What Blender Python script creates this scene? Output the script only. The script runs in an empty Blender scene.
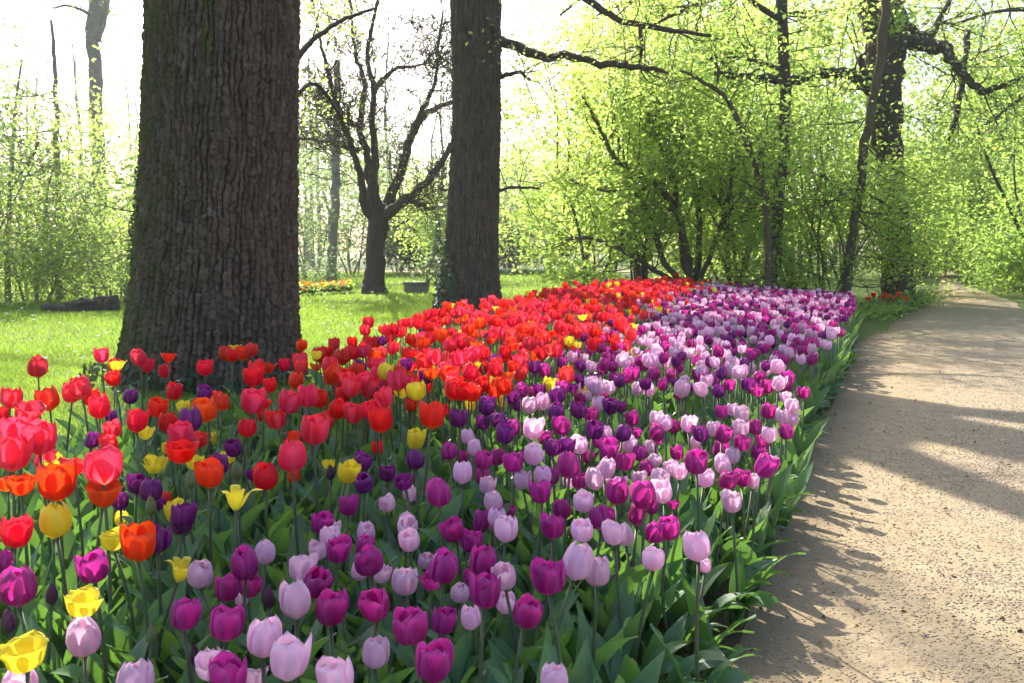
import bpy, math, random
import numpy as np
from mathutils import Vector, Matrix, Quaternion

R = math.radians
scene = bpy.context.scene
col = scene.collection

# ------------------------------------------------------------------ camera, sky, sun, exposure
CAM_H, F, PITCH = 1.10, 900.0, math.atan(91.5 / 900.0)
cam_d = bpy.data.cameras.new("camera")
cam = bpy.data.objects.new("camera", cam_d)
col.objects.link(cam)
cam.location = (0, 0, CAM_H)
cam.rotation_euler = (math.pi / 2 - PITCH, 0, 0)
cam_d.sensor_width = 36.0
cam_d.lens = 36.0 * F / 1024.0
cam_d.clip_start, cam_d.clip_end = 0.05, 2000.0
cam_d.dof.use_dof = True
cam_d.dof.focus_distance = 3.2
cam_d.dof.aperture_fstop = 11.0
scene.camera = cam

SUN_AZ, SUN_EL = R(-20.0), R(38.0)      # sun ahead of the camera, a little to the left
world = bpy.data.worlds.new("World")
scene.world = world
world.use_nodes = True
wn, wl = world.node_tree.nodes, world.node_tree.links
wn.clear()
sky = wn.new("ShaderNodeTexSky")
sky.sky_type = 'NISHITA'
sky.sun_disc = False
sky.sun_elevation = SUN_EL
sky.sun_rotation = SUN_AZ
sky.air_density, sky.dust_density, sky.ozone_density = 1.0, 3.0, 1.0
bg = wn.new("ShaderNodeBackground")
bg.inputs[1].default_value = 0.15
wo = wn.new("ShaderNodeOutputWorld")
wl.new(sky.outputs[0], bg.inputs[0])
wl.new(bg.outputs[0], wo.inputs[0])

sun_d = bpy.data.lights.new("sun", 'SUN')
sun_d.energy = 5.0
sun_d.angle = R(0.55)
sun_d.color = (1.0, 0.93, 0.80)
sun = bpy.data.objects.new("sun", sun_d)
col.objects.link(sun)
SUN_DIR = Vector((math.sin(SUN_AZ) * math.cos(SUN_EL), math.cos(SUN_AZ) * math.cos(SUN_EL), math.sin(SUN_EL)))
sun.rotation_euler = SUN_DIR.to_track_quat('Z', 'Y').to_euler()
sun.location = SUN_DIR * 60

scene.view_settings.view_transform = 'Standard'
scene.view_settings.look = 'None'
scene.view_settings.gamma = 1.0
scene.view_settings.use_curve_mapping = False
scene.view_settings.exposure = 1.36
try:
    scene.cycles.max_bounces = 8
    scene.cycles.transmission_bounces = 6
    scene.cycles.transparent_max_bounces = 8
    scene.cycles.use_denoising = True
except Exception:
    pass

rng = np.random.default_rng(7)
random.seed(7)
cp, sp = math.cos(PITCH), math.sin(PITCH)


def ray(px, py):
    cx, sy = (px - 512.0) / F, -(py - 341.5) / F
    return np.array((cx, cp + sy * sp, -sp + sy * cp))


def at(px, py, z=0.0):
    """The point of the horizontal plane z that the photo shows at px, py."""
    d = ray(px, py)
    t = (z - CAM_H) / d[2]
    return np.array((d[0] * t, d[1] * t, z))


def at_y(px, py, Y):
    """The point at distance Y (world y) that the photo shows at px, py."""
    d = ray(px, py)
    t = Y / d[1]
    return np.array((d[0] * t, Y, CAM_H + d[2] * t))


def project(P):
    P = np.asarray(P, float)
    x, y, z = P[..., 0], P[..., 1], P[..., 2] - CAM_H
    dep = y * cp - z * sp
    up = y * sp + z * cp
    return 512 + F * x / dep, 341.5 - F * up / dep, dep


# ------------------------------------------------------------------ object helpers
def tag(o, label=None, cat=None, group=None, kind=None):
    if label: o["label"] = label
    if cat: o["category"] = cat
    if group: o["group"] = group
    if kind: o["kind"] = kind
    return o


def link(name, me, parent=None, loc=None):
    o = bpy.data.objects.new(name, me)
    col.objects.link(o)
    if parent is not None:
        o.parent = parent
    if loc is not None:
        o.location = loc
    return o


def empty(name, loc=(0, 0, 0), rz=0.0):
    o = bpy.data.objects.new(name, None)
    o.empty_display_size = 0.1
    o.location = [float(v) for v in loc]
    o.rotation_euler = (0, 0, rz)
    col.objects.link(o)
    return o


def mesh(name, V, Q=None, T=None, mats=(), midx=None, attrs=None, uv=None, smooth=True):
    """Q: (n,4) quads, T: (m,3) triangles; quads come first. uv per vertex."""
    V = np.asarray(V, np.float32)
    Q = np.zeros((0, 4), np.int32) if Q is None or len(Q) == 0 else np.asarray(Q, np.int32)
    T = np.zeros((0, 3), np.int32) if T is None or len(T) == 0 else np.asarray(T, np.int32)
    me = bpy.data.meshes.new(name)
    me.vertices.add(len(V))
    me.vertices.foreach_set("co", V.ravel())
    loops = np.concatenate([Q.ravel(), T.ravel()]).astype(np.int32)
    me.loops.add(len(loops))
    me.loops.foreach_set("vertex_index", loops)
    n = len(Q) + len(T)
    me.polygons.add(n)
    starts = np.concatenate([np.arange(len(Q)) * 4, len(Q) * 4 + np.arange(len(T)) * 3]).astype(np.int32)
    me.polygons.foreach_set("loop_start", starts)
    try:
        me.polygons.foreach_set("loop_total", np.concatenate([np.full(len(Q), 4), np.full(len(T), 3)]).astype(np.int32))
    except Exception:
        pass
    for m in mats:
        me.materials.append(m)
    if midx is not None:
        me.polygons.foreach_set("material_index", np.asarray(midx, np.int32))
    me.polygons.foreach_set("use_smooth", np.full(n, bool(smooth)))
    for k, a in (attrs or {}).items():
        at_ = me.attributes.new(k, 'FLOAT', 'POINT')
        at_.data.foreach_set("value", np.asarray(a, np.float32))
    if uv is not None:
        l = me.uv_layers.new(name="UVMap")
        l.data.foreach_set("uv", np.asarray(uv, np.float32)[loops].ravel())
    me.update(calc_edges=True)
    me.validate()
    return me


class MB:
    """Collects pieces and becomes ONE mesh."""
    def __init__(self):
        self.V, self.Q, self.T, self.mq, self.mt, self.r, self.uv = [], [], [], [], [], [], []
        self.n = 0

    def add(self, V, Q=None, T=None, m=0, r=0.0, uv=None):
        V = np.asarray(V, float)
        self.V.append(V)
        if Q is not None and len(Q):
            Q = np.asarray(Q); self.Q.append(Q + self.n); self.mq.append(np.full(len(Q), m))
        if T is not None and len(T):
            T = np.asarray(T); self.T.append(T + self.n); self.mt.append(np.full(len(T), m))
        self.r.append(np.broadcast_to(np.asarray(r, float), (len(V),)))
        self.uv.append(np.zeros((len(V), 2)) if uv is None else uv)
        self.n += len(V)

    def build(self, name, mats, smooth=True, origin=None):
        V = np.concatenate(self.V)
        if origin is not None:
            V = V - np.asarray(origin)
        Q = np.concatenate(self.Q) if self.Q else None
        T = np.concatenate(self.T) if self.T else None
        mi = np.concatenate(self.mq + self.mt)
        return mesh(name, V, Q, T, mats, mi, {"rnd": np.concatenate(self.r)}, np.concatenate(self.uv), smooth)


def grid_faces(nu, nv, wrap=False):
    """verts index j*nu+i, i across (nu), j along (nv)."""
    iu = nu if wrap else nu - 1
    i, j = np.meshgrid(np.arange(iu), np.arange(nv - 1))
    i, j = i.ravel(), j.ravel()
    i2 = (i + 1) % nu
    return np.stack([j * nu + i, j * nu + i2, (j + 1) * nu + i2, (j + 1) * nu + i], 1)


def tube(pts, rad, ns=8):
    pts = np.asarray(pts, float)
    rad = np.broadcast_to(np.asarray(rad, float), (len(pts),))
    n = len(pts)
    tan = np.gradient(pts, axis=0)
    tan /= np.linalg.norm(tan, axis=1, keepdims=True) + 1e-9
    ref = np.array((0.31, 0.87, 0.12)) if abs(tan[0][2]) > .5 else np.array((0.1, 0.2, 1.0))
    a = np.cross(tan, ref); a /= np.linalg.norm(a, axis=1, keepdims=True) + 1e-9
    b = np.cross(tan, a)
    th = np.linspace(0, 2 * np.pi, ns, endpoint=False)
    V = pts[:, None] + rad[:, None, None] * (a[:, None] * np.cos(th)[None, :, None] + b[:, None] * np.sin(th)[None, :, None])
    V = V.reshape(-1, 3)
    Q = grid_faces(ns, n, True)
    V = np.vstack([V, pts[0], pts[-1]])
    k = np.arange(ns)
    T = np.concatenate([np.stack([np.full(ns, n * ns), (k + 1) % ns, k], 1),
                        np.stack([np.full(ns, n * ns + 1), (n - 1) * ns + k, (n - 1) * ns + (k + 1) % ns], 1)])
    return V, Q, T


def smooth_poly(P, k=4):
    """Catmull-Rom through rows of P (any number of columns)."""
    P = np.asarray(P, float)
    if len(P) < 3:
        t = np.linspace(0, 1, k + 1)[:, None]
        return P[0] * (1 - t) + P[-1] * t
    A = np.vstack([2 * P[0] - P[1], P, 2 * P[-1] - P[-2]])
    out = []
    for i in range(1, len(A) - 2):
        p0, p1, p2, p3 = A[i - 1], A[i], A[i + 1], A[i + 2]
        for t in np.linspace(0, 1, k, endpoint=False):
            out.append(.5 * ((2 * p1) + (-p0 + p2) * t + (2 * p0 - 5 * p1 + 4 * p2 - p3) * t * t + (-p0 + 3 * p1 - 3 * p2 + p3) * t ** 3))
    out.append(P[-1])
    return np.array(out)


def vnoise(x, y, seed=0):
    """Smooth 2-D value noise, -1..1."""
    x = np.asarray(x, float); y = np.asarray(y, float)
    xi, yi = np.floor(x).astype(np.int64), np.floor(y).astype(np.int64)
    fx, fy = x - xi, y - yi
    fx, fy = fx * fx * (3 - 2 * fx), fy * fy * (3 - 2 * fy)
    def h(a, b):
        n = (a * 374761393 + b * 668265263 + seed * 974634777) & 0x7fffffff
        n = ((n ^ (n >> 13)) * 1274126177) & 0x7fffffff
        return ((n ^ (n >> 16)) & 0xffff) / 32767.5 - 1
    return (h(xi, yi) * (1 - fx) + h(xi + 1, yi) * fx) * (1 - fy) + (h(xi, yi + 1) * (1 - fx) + h(xi + 1, yi + 1) * fx) * fy


def voronoi_edge(x, y, seed=0):
    """F2-F1 of a jittered grid, and the cell's own random number."""
    xi, yi = np.floor(x).astype(np.int64), np.floor(y).astype(np.int64)
    f1 = np.full(x.shape, 9.0); f2 = np.full(x.shape, 9.0); cid = np.zeros(x.shape)
    def h(a, b, s):
        n = (a * 374761393 + b * 668265263 + (seed + s) * 974634777) & 0x7fffffff
        n = ((n ^ (n >> 13)) * 1274126177) & 0x7fffffff
        return ((n ^ (n >> 16)) & 0xffff) / 65535.0
    for a in (-1, 0, 1):
        for b in (-1, 0, 1):
            cx, cy = xi + a, yi + b
            d = np.hypot(cx + .1 + .8 * h(cx, cy, 1) - x, cy + .1 + .8 * h(cx, cy, 2) - y)
            near = d < f1
            f2 = np.where(near, f1, np.minimum(f2, d))
            cid = np.where(near, h(cx, cy, 3), cid)
            f1 = np.where(near, d, f1)
    return f2 - f1, cid


# ------------------------------------------------------------------ materials
class NT:
    def __init__(self, name):
        self.m = bpy.data.materials.new(name)
        self.m.use_nodes = True
        self.n, self.l = self.m.node_tree.nodes, self.m.node_tree.links
        self.n.clear()
        self.out = self.n.new("ShaderNodeOutputMaterial")

    def new(self, t, **kw):
        nd = self.n.new("ShaderNode" + t)
        for k, v in kw.items():
            setattr(nd, k, v)
        return nd

    def set(self, sock, v):
        if isinstance(v, bpy.types.NodeSocket):
            self.l.new(v, sock)
        else:
            if isinstance(v, tuple) and len(v) == 3 and sock.type == 'RGBA':
                v = (*v, 1.0)
            sock.default_value = v

    def math(self, op, a, b=0.0, c=0.0, clamp=False):
        nd = self.new("Math", operation=op, use_clamp=clamp)
        self.set(nd.inputs[0], a); self.set(nd.inputs[1], b); self.set(nd.inputs[2], c)
        return nd.outputs[0]

    def mix(self, f, a, b, mode='MIX'):
        nd = self.new("Mix", data_type='RGBA', blend_type=mode)
        self.set(nd.inputs[0], f); self.set(nd.inputs[6], a); self.set(nd.inputs[7], b)
        return nd.outputs[2]

    def noise(self, scale, vec=None, detail=4.0, rough=.55):
        nd = self.new("TexNoise")
        nd.inputs["Scale"].default_value = scale
        nd.inputs["Detail"].default_value = detail
        nd.inputs["Roughness"].default_value = rough
        if vec is not None: self.l.new(vec, nd.inputs["Vector"])
        return nd.outputs[0]

    def ramp(self, f, stops, interp='LINEAR'):
        nd = self.new("ValToRGB")
        nd.color_ramp.interpolation = interp
        e = nd.color_ramp.elements
        while len(e) < len(stops): e.new(0.5)
        for i, (p, c) in enumerate(stops):
            e[i].position = p
            e[i].color = (c, c, c, 1) if isinstance(c, (int, float)) else (*c, 1)
        self.set(nd.inputs[0], f)
        return nd.outputs[0]

    def hsv(self, c, h=.5, s=1.0, v=1.0):
        nd = self.new("HueSaturation")
        self.set(nd.inputs["Hue"], h); self.set(nd.inputs["Saturation"], s); self.set(nd.inputs["Value"], v); self.set(nd.inputs["Color"], c)
        return nd.outputs[0]

    def attr(self, name):
        return self.new("Attribute", attribute_name=name).outputs["Fac"]

    def pos(self):
        return self.new("NewGeometry").outputs["Position"]

    def rnd(self):
        """One random number for each individual: the object's own, moved by the mesh's."""
        o = self.new("ObjectInfo").outputs["Random"]
        return self.math('FRACT', self.math('ADD', o, self.attr("rnd")))

    def bump(self, h, strength=.5, dist=.01):
        nd = self.new("Bump")
        nd.inputs["Strength"].default_value = strength
        nd.inputs["Distance"].default_value = dist
        self.set(nd.inputs["Height"], h)
        return nd.outputs[0]

    def finish(self, colour, rough=.8, spec=.3, normal=None, trans=0.0, tcol=None, coat=0.0):
        b = self.new("BsdfPrincipled")
        self.set(b.inputs["Base Color"], colour)
        self.set(b.inputs["Roughness"], rough)
        b.inputs["Specular IOR Level"].default_value = spec
        if normal is not None: self.l.new(normal, b.inputs["Normal"])
        if trans:
            t = self.new("BsdfTranslucent")
            self.set(t.inputs[0], colour if tcol is None else tcol)
            mx = self.new("MixShader")
            self.set(mx.inputs[0], trans)
            self.l.new(b.outputs[0], mx.inputs[1]); self.l.new(t.outputs[0], mx.inputs[2])
            self.l.new(mx.outputs[0], self.out.inputs[0])
        else:
            self.l.new(b.outputs[0], self.out.inputs[0])
        return self.m


def petal_mat(name, body, rim, base, trans=.42, tcol=None, hue=.015, rimw=.75, epow=2.2):
    n = NT(name)
    uv = n.new("UVMap").outputs[0]
    s = n.new("SeparateXYZ"); n.l.new(uv, s.inputs[0])
    u, v = s.outputs[0], s.outputs[1]
    edge = n.math('ABSOLUTE', n.math('SUBTRACT', u, .5))
    edge = n.math('MULTIPLY', edge, 2.0)
    mp = n.new("Mapping"); mp.inputs["Scale"].default_value = (14, 1.2, 1); n.l.new(uv, mp.inputs[0])
    streak = n.noise(3.0, mp.outputs[0], 3)
    e = n.math('ADD', n.math('POWER', edge, epow), n.math('MULTIPLY', n.math('POWER', v, 5.0), .8))
    e = n.math('ADD', e, n.math('MULTIPLY', n.math('SUBTRACT', streak, .5), 1.15), clamp=True)
    c = n.mix(n.math('MULTIPLY', e, rimw), body, rim)
    c = n.mix(n.math('MULTIPLY', n.math('SUBTRACT', 1.0, n.math('MULTIPLY', v, 6.0), clamp=True), .8), c, base)
    r = n.rnd()
    c = n.hsv(c, n.math('ADD', .5 - hue, n.math('MULTIPLY', r, hue * 2)), 1.0,
              n.math('ADD', .78, n.math('MULTIPLY', n.math('FRACT', n.math('MULTIPLY', r, 7.13)), .40)))
    h = n.noise(2.5, mp.outputs[0], 2)
    tc = c if tcol is None else n.mix(.5, c, tcol)
    return n.finish(c, .42, .35, n.bump(h, .4, .002), trans, tc)


M = {}
M['red'] = petal_mat("petal_red", (.66, .006, .012), (.82, .03, .03), (.55, .35, .03), .54, (1.0, .035, .03))
M['coral'] = petal_mat("petal_coral", (.68, .07, .15), (.82, .02, .035), (.6, .35, .12), .52, (1.0, .06, .09), rimw=1.0, epow=1.3)
M['orange'] = petal_mat("petal_orange", (.76, .05, .008), (.85, .13, .02), (.65, .4, .03), .45, (1.0, .10, .01))
M['yellow'] = petal_mat("petal_yellow", (.85, .66, .03), (.88, .72, .08), (.6, .6, .10), .40, (.95, .84, .05), hue=.006)
M['purple'] = petal_mat("petal_purple", (.30, .010, .15), (.58, .09, .40), (.5, .35, .4), .46, (.74, .035, .42))
M['violet'] = petal_mat("petal_violet", (.14, .008, .12), (.32, .05, .30), (.3, .2, .3), .34, (.34, .015, .28))
M['lilac'] = petal_mat("petal_lilac", (.76, .44, .63), (.88, .70, .82), (.75, .68, .55), .44, (.95, .55, .78), hue=.018)
M['bud'] = petal_mat("petal_bud", (.16, .22, .07), (.25, .2, .10), (.1, .2, .05), .25, (.3, .35, .08))
M['dusk_bud'] = petal_mat("petal_dusk_bud", (.10, .03, .07), (.16, .06, .12), (.08, .14, .05), .25, (.2, .05, .12))

n = NT("tulip_leaf")
uv = n.new("UVMap").outputs[0]
mp = n.new("Mapping"); mp.inputs["Scale"].default_value = (22, .8, 1); n.l.new(uv, mp.inputs[0])
st = n.noise(2.0, mp.outputs[0], 3)
r = n.rnd()
c = n.mix(st, (.055, .135, .045), (.115, .215, .105))
c = n.hsv(c, n.math('ADD', .485, n.math('MULTIPLY', r, .03)), n.math('ADD', .8, n.math('MULTIPLY', r, .25)), n.math('ADD', .75, n.math('MULTIPLY', n.math('FRACT', n.math('MULTIPLY', r, 5.7)), .5)))
M['leaf'] = n.finish(c, n.math('ADD', .34, n.math('MULTIPLY', st, .2)), .5, n.bump(st, .35, .002), .32, (.18, .38, .05))

n = NT("tulip_stem")
r = n.rnd()
c = n.mix(r, (.075, .13, .05), (.10, .10, .06))
M['stem'] = n.finish(c, .5, .4, None, .12, (.2, .3, .05))


def foliage_mat(name, a, b, tcol, trans=.5, rough=.5):
    n = NT(name)
    r = n.rnd()
    cl = n.noise(.55, n.pos(), 3)
    c = n.mix(r, a, b)
    c = n.hsv(c, .5, 1.0, n.math('ADD', .72, n.math('MULTIPLY', cl, .56)))
    t = n.mix(n.math('FRACT', n.math('MULTIPLY', r, 3.7)), tcol, tuple(x * f for x, f in zip(tcol, (1.15, .97, .8))))
    return n.finish(c, rough, .35, None, trans, t)


M['hazel'] = foliage_mat("leaf_fresh_green", (.11, .19, .045), (.165, .235, .06), (.55, .79, .19), .68, .42)
M['oakleaf'] = foliage_mat("leaf_young_oak", (.13, .18, .04), (.18, .21, .06), (.50, .66, .20), .58)
M['midleaf'] = foliage_mat("leaf_mid_green", (.085, .16, .038), (.13, .20, .05), (.46, .71, .16), .66, .42)
M['paleleaf'] = foliage_mat("leaf_pale_green", (.09, .14, .06), (.13, .175, .08), (.34, .50, .23), .56, .45)
M['deepleaf'] = foliage_mat("leaf_deep_green", (.055, .11, .028), (.095, .155, .04), (.34, .56, .12), .56, .42)  # a deeper leaf green of its own, as on evergreen bushes
M['darkleaf'] = foliage_mat("leaf_dark_green", (.022, .05, .018), (.045, .08, .03), (.06, .12, .02), .22, .4)
M['blueleaf'] = foliage_mat("leaf_dusky_green", (.05, .075, .05), (.08, .105, .06), (.12, .17, .08), .3)
M['grass'] = foliage_mat("grass_blade", (.07, .14, .026), (.11, .175, .036), (.33, .54, .08), .50, .5)


def bark_mat(name, a, b, ridge=True, moss=.0, scale=1.0, lichen=0.0):
    n = NT(name)
    p = n.pos()
    mp = n.new("Mapping"); mp.inputs["Scale"].default_value = (1, 1, .28); n.l.new(p, mp.inputs[0])
    v = mp.outputs[0]
    f = n.noise(16 * scale, v, 6, .62)
    g = n.noise(60 * scale, v, 4, .6)
    c = n.mix(n.ramp(f, [(.3, 0.0), (.7, 1.0)]), a, b)
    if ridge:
        c = n.mix(n.ramp(n.attr("ridge"), [(.08, 0.0), (.62, 1.0)]), tuple(x * .38 for x in a), c)  # furrow shade painted in: bark colour darkens where the ridge is low
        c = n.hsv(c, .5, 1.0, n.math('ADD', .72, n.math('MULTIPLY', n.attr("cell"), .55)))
    c = n.mix(n.math('MULTIPLY', g, .5), c, tuple(min(1, x * 1.35) for x in b))
    if lichen:
        l1 = n.ramp(n.noise(9, p, 5, .65), [(.60, 0.0), (.68, 1.0)])
        l2 = n.ramp(n.noise(1.1, p, 2), [(.38, 0.1), (.58, 1.0)])
        c = n.mix(n.math('MULTIPLY', n.math('MULTIPLY', l1, l2), lichen), c, (.22, .195, .17))
    if moss:
        s = n.new("SeparateXYZ"); n.l.new(n.attr("moss") if False else p, s.inputs[0])
        mk = n.math('MULTIPLY', n.attr("mossy"), n.ramp(n.noise(5, p, 4), [(.35, 0.0), (.62, 1.0)]))
        c = n.mix(n.math('MULTIPLY', mk, moss, clamp=True), c, (.055, .075, .012))
    return n.finish(c, .9, .15, n.bump(n.math('ADD', f, n.math('MULTIPLY', g, .5)), .6, .02 / scale))


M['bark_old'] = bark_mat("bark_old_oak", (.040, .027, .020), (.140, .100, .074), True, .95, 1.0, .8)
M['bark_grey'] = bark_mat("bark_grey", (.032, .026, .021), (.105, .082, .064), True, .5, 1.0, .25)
M['bark'] = bark_mat("bark_dark", (.038, .031, .025), (.085, .069, .053), False)
M['bark_pale'] = bark_mat("bark_pale", (.16, .14, .12), (.26, .23, .20), False)
M['twig'] = bark_mat("bark_twig", (.06, .05, .035), (.12, .095, .06), False)

# ground
n = NT("meadow_ground")
p = n.pos()
f = n.noise(.35, p, 5); g = n.noise(6, p, 5); h = n.noise(45, p, 3)
c = n.mix(f, (.055, .105, .018), (.09, .14, .026))
c = n.mix(n.math('MULTIPLY', g, .6), c, (.13, .15, .03))
c = n.mix(n.ramp(h, [(.45, 0.0), (.75, .5)]), c, (.05, .075, .015))
M['meadow'] = n.finish(c, .85, .2, n.bump(h, .8, .03), .0)

n = NT("sandy_path")
p = n.pos()
s = n.new("SeparateXYZ"); n.l.new(p, s.inputs[0])
off = n.attr("across")           # 0 at the bed, 1 at the far verge
f = n.noise(.8, p, 5); g = n.noise(9, p, 6, .65); h = n.noise(70, p, 4, .6)
vo = n.new("TexVoronoi"); vo.inputs["Scale"].default_value = 105; n.l.new(p, vo.inputs["Vector"])
vc = vo.outputs["Color"]; vd = vo.outputs["Distance"]
sand = n.mix(f, (.285, .220, .130), (.370, .292, .180))
sand = n.mix(n.ramp(g, [(.35, 0.0), (.7, .55)]), sand, (.17, .125, .078))
sx = n.new("SeparateXYZ"); n.l.new(vc, sx.inputs[0])
grit = n.mix(sx.outputs[0], (.175, .137, .092), (.43, .355, .255))
gm = n.ramp(n.math('ADD', off, n.math('MULTIPLY', n.math('SUBTRACT', n.noise(1.7, p, 5), .5), .9)), [(.20, .05), (.50, .80)])
c = n.mix(gm, sand, grit)
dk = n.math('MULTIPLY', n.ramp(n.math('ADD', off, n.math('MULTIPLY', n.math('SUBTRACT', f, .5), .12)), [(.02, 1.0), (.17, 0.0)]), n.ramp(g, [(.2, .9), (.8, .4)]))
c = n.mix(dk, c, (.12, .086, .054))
hh = n.math('ADD', n.math('MULTIPLY', g, .8), n.math('ADD', n.math('MULTIPLY', h, .25), n.math('MULTIPLY', n.math('MULTIPLY', vd, gm), -.6)))
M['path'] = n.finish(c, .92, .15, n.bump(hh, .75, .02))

n = NT("bed_soil")
p = n.pos()
g = n.noise(14, p, 6, .65)
M['soil'] = n.finish(n.mix(g, (.045, .032, .022), (.105, .075, .048)), .95, .1, n.bump(g, 1.0, .03))
n = NT("grit_stone")
r = n.rnd()
M['grit'] = n.finish(n.mix(r, (.20, .16, .115), (.46, .39, .30)), .85, .2)
n = NT("dry_litter")
r = n.rnd()
M['litter'] = n.finish(n.mix(r, (.06, .035, .02), (.16, .10, .05)), .85, .2)
n = NT("weathered_stone")
g = n.noise(7, n.pos(), 6)
M['stone'] = n.finish(n.mix(g, (.13, .12, .10), (.26, .24, .20)), .9, .2, n.bump(g, .6, .02))
n = NT("weathered_wood")
mp = n.new("Mapping"); mp.inputs["Scale"].default_value = (1, 1, .15); n.l.new(n.pos(), mp.inputs[0])
g = n.noise(22, mp.outputs[0], 5)
M['wood'] = n.finish(n.mix(g, (.10, .08, .06), (.20, .165, .13)), .85, .2, n.bump(g, .5, .01))
n = NT("white_bloom"); M['white'] = n.finish((.78, .78, .72), .6, .2, None, .3)
n = NT("blue_bloom"); M['blue'] = n.finish((.10, .10, .42), .6, .2, None, .3)

# ------------------------------------------------------------------ the setting: ground, path, bed soil
BED_L = [(.55, -.75), (1.0, -1.05), (2.0, -1.6), (3.0, -2.05), (3.7, -2.3), (4.3, -2.15), (4.75, -1.95), (5.1, -1.25), (6.1, -1.0), (8.3, -.78), (9.8, -.25), (12.8, .42), (15, 1.5), (18, 3.3)]
BED_R = [(.55, -.25), (1.0, .02), (1.8, .36), (2.14, .50), (2.5, .64), (3.67, 1.08), (5.8, 2.02), (7.7, 2.87), (9.9, 3.78), (11.25, 4.3), (13.3, 5.1), (18, 3.6)]
BND = [(.5, -1.0), (1.0, -1.15), (1.69, -.98), (1.86, -.83), (2.35, -.76), (2.77, -.58), (3.27, -.28), (4.15, .10), (6, .58), (8, 1.08), (10.8, 1.70), (14.6, 2.9), (18, 3.5)]
PATH_L = [(-6, -2.6), (-2, -1.2), (0, -.5), (1.0, -.02), (2.3, .42), (3.67, 1.0), (5.8, 1.95), (7.7, 2.8), (9.9, 3.72), (14.6, 6.35), (20.6, 9.6), (28, 13.3), (35, 16.6), (42, 19.9), (50, 23.7)]
PATH_R = [(-6, .9), (-2, 2.0), (0, 2.6), (1.0, 3.0), (2.3, 3.5), (3.67, 4.05), (5.8, 4.9), (7.7, 5.7), (9.9, 6.7), (14.6, 8.6), (20.6, 11.25), (28, 14.0), (35, 17.2), (42, 20.8), (50, 24.6)]


def interp(tab, y):
    a = np.array(tab)
    return np.interp(y, a[:, 0], a[:, 1])


def in_bed(x, y, inset=0.0):
    return (x > interp(BED_L, y) + inset) & (x < interp(BED_R, y) - inset) & (y > .55) & (y < 18)


# one sheet of ground to the horizon, denser near by
gx = np.concatenate([-np.geomspace(160, 6, 22), np.linspace(-5, 5, 21), np.geomspace(6, 160, 22)])
gy = np.concatenate([-np.geomspace(60, 4, 14), np.linspace(-3, 30, 60), np.geomspace(31, 220, 22)])
X, Y = np.meshgrid(gx, gy)
Z = .035 * vnoise(X * .31, Y * .31, 3) * np.clip((Y - 6) / 6, 0, 1) * np.clip((interp(PATH_L, np.clip(Y, -6, 50)) - 1 - X) / 3, 0, 1)
o = link("meadow_ground", mesh("meadow_ground", np.stack([X.ravel(), Y.ravel(), Z.ravel()], 1), grid_faces(len(gx), len(gy)), None, [M['meadow']]))
tag(o, "sunlit mown green meadow under the trees", "lawn", kind="structure")

ys = np.concatenate([np.linspace(-6, 12, 91), np.linspace(12.5, 50, 60)])
us = np.linspace(0, 1, 25)
xl, xr = interp(PATH_L, ys), interp(PATH_R, ys)
k5 = np.ones(5) / 5
xl = np.convolve(np.pad(xl, 2, 'edge'), k5, 'valid'); xr = np.convolve(np.pad(xr, 2, 'edge'), k5, 'valid')
wob = .08 * vnoise(ys * 1.7, ys * 0, 5)
Xp = xl[:, None] * (1 - us) + (xr + wob)[:, None] * us
Yp = np.broadcast_to(ys[:, None], Xp.shape)
Zp = .008 + .010 * (vnoise(Xp * 2.1, Yp * 2.1, 9) + 1) / 2 + .012 * np.sin(np.pi * us)[None]
U = np.broadcast_to(us[None], Xp.shape)
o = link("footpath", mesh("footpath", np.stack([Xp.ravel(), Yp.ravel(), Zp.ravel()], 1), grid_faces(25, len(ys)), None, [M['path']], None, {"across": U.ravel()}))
tag(o, "trodden sandy footpath, gritty along its far side", "path", kind="structure")

ys = np.concatenate([np.linspace(.3, 6, 60), np.linspace(6.2, 18, 50)])
us = np.linspace(0, 1, 21)
xl, xr = interp(BED_L, ys) - .05, interp(BED_R, ys) + .03
Xp = xl[:, None] * (1 - us) + xr[:, None] * us
Yp = np.broadcast_to(ys[:, None], Xp.shape)
Zp = .012 + .05 * np.minimum(1, 6 * np.minimum(us, 1 - us))[None] * (1 + .4 * vnoise(Xp * 6, Yp * 6, 4))
o = link("flower_bed_soil", mesh("flower_bed_soil", np.stack([Xp.ravel(), Yp.ravel(), Zp.ravel()], 1), grid_faces(21, len(ys)), None, [M['soil']]))
tag(o, "dark loose soil of the tulip bed", "soil", kind="structure")

# a pale track crossing behind the meadow
P1 = np.array([(-40, 58), (-12, 46), (-3, 42), (3, 42.5), (9, 44)])
P2 = P1 + np.array([0, 2.4])
V = np.concatenate([np.c_[P1, np.full(5, .05)], np.c_[P2, np.full(5, .06)]])
o = link("far_path", mesh("far_path", V, [[i, i + 1, i + 6, i + 5] for i in range(4)], None, [M['path']], None, {"across": np.full(10, .8)}))
tag(o, "pale path crossing behind the meadow", "path", kind="structure")


# ------------------------------------------------------------------ growth helpers for trees and shrubs
def unit(v):
    v = np.asarray(v, float)
    return v / (np.linalg.norm(v) + 1e-9)


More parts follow.
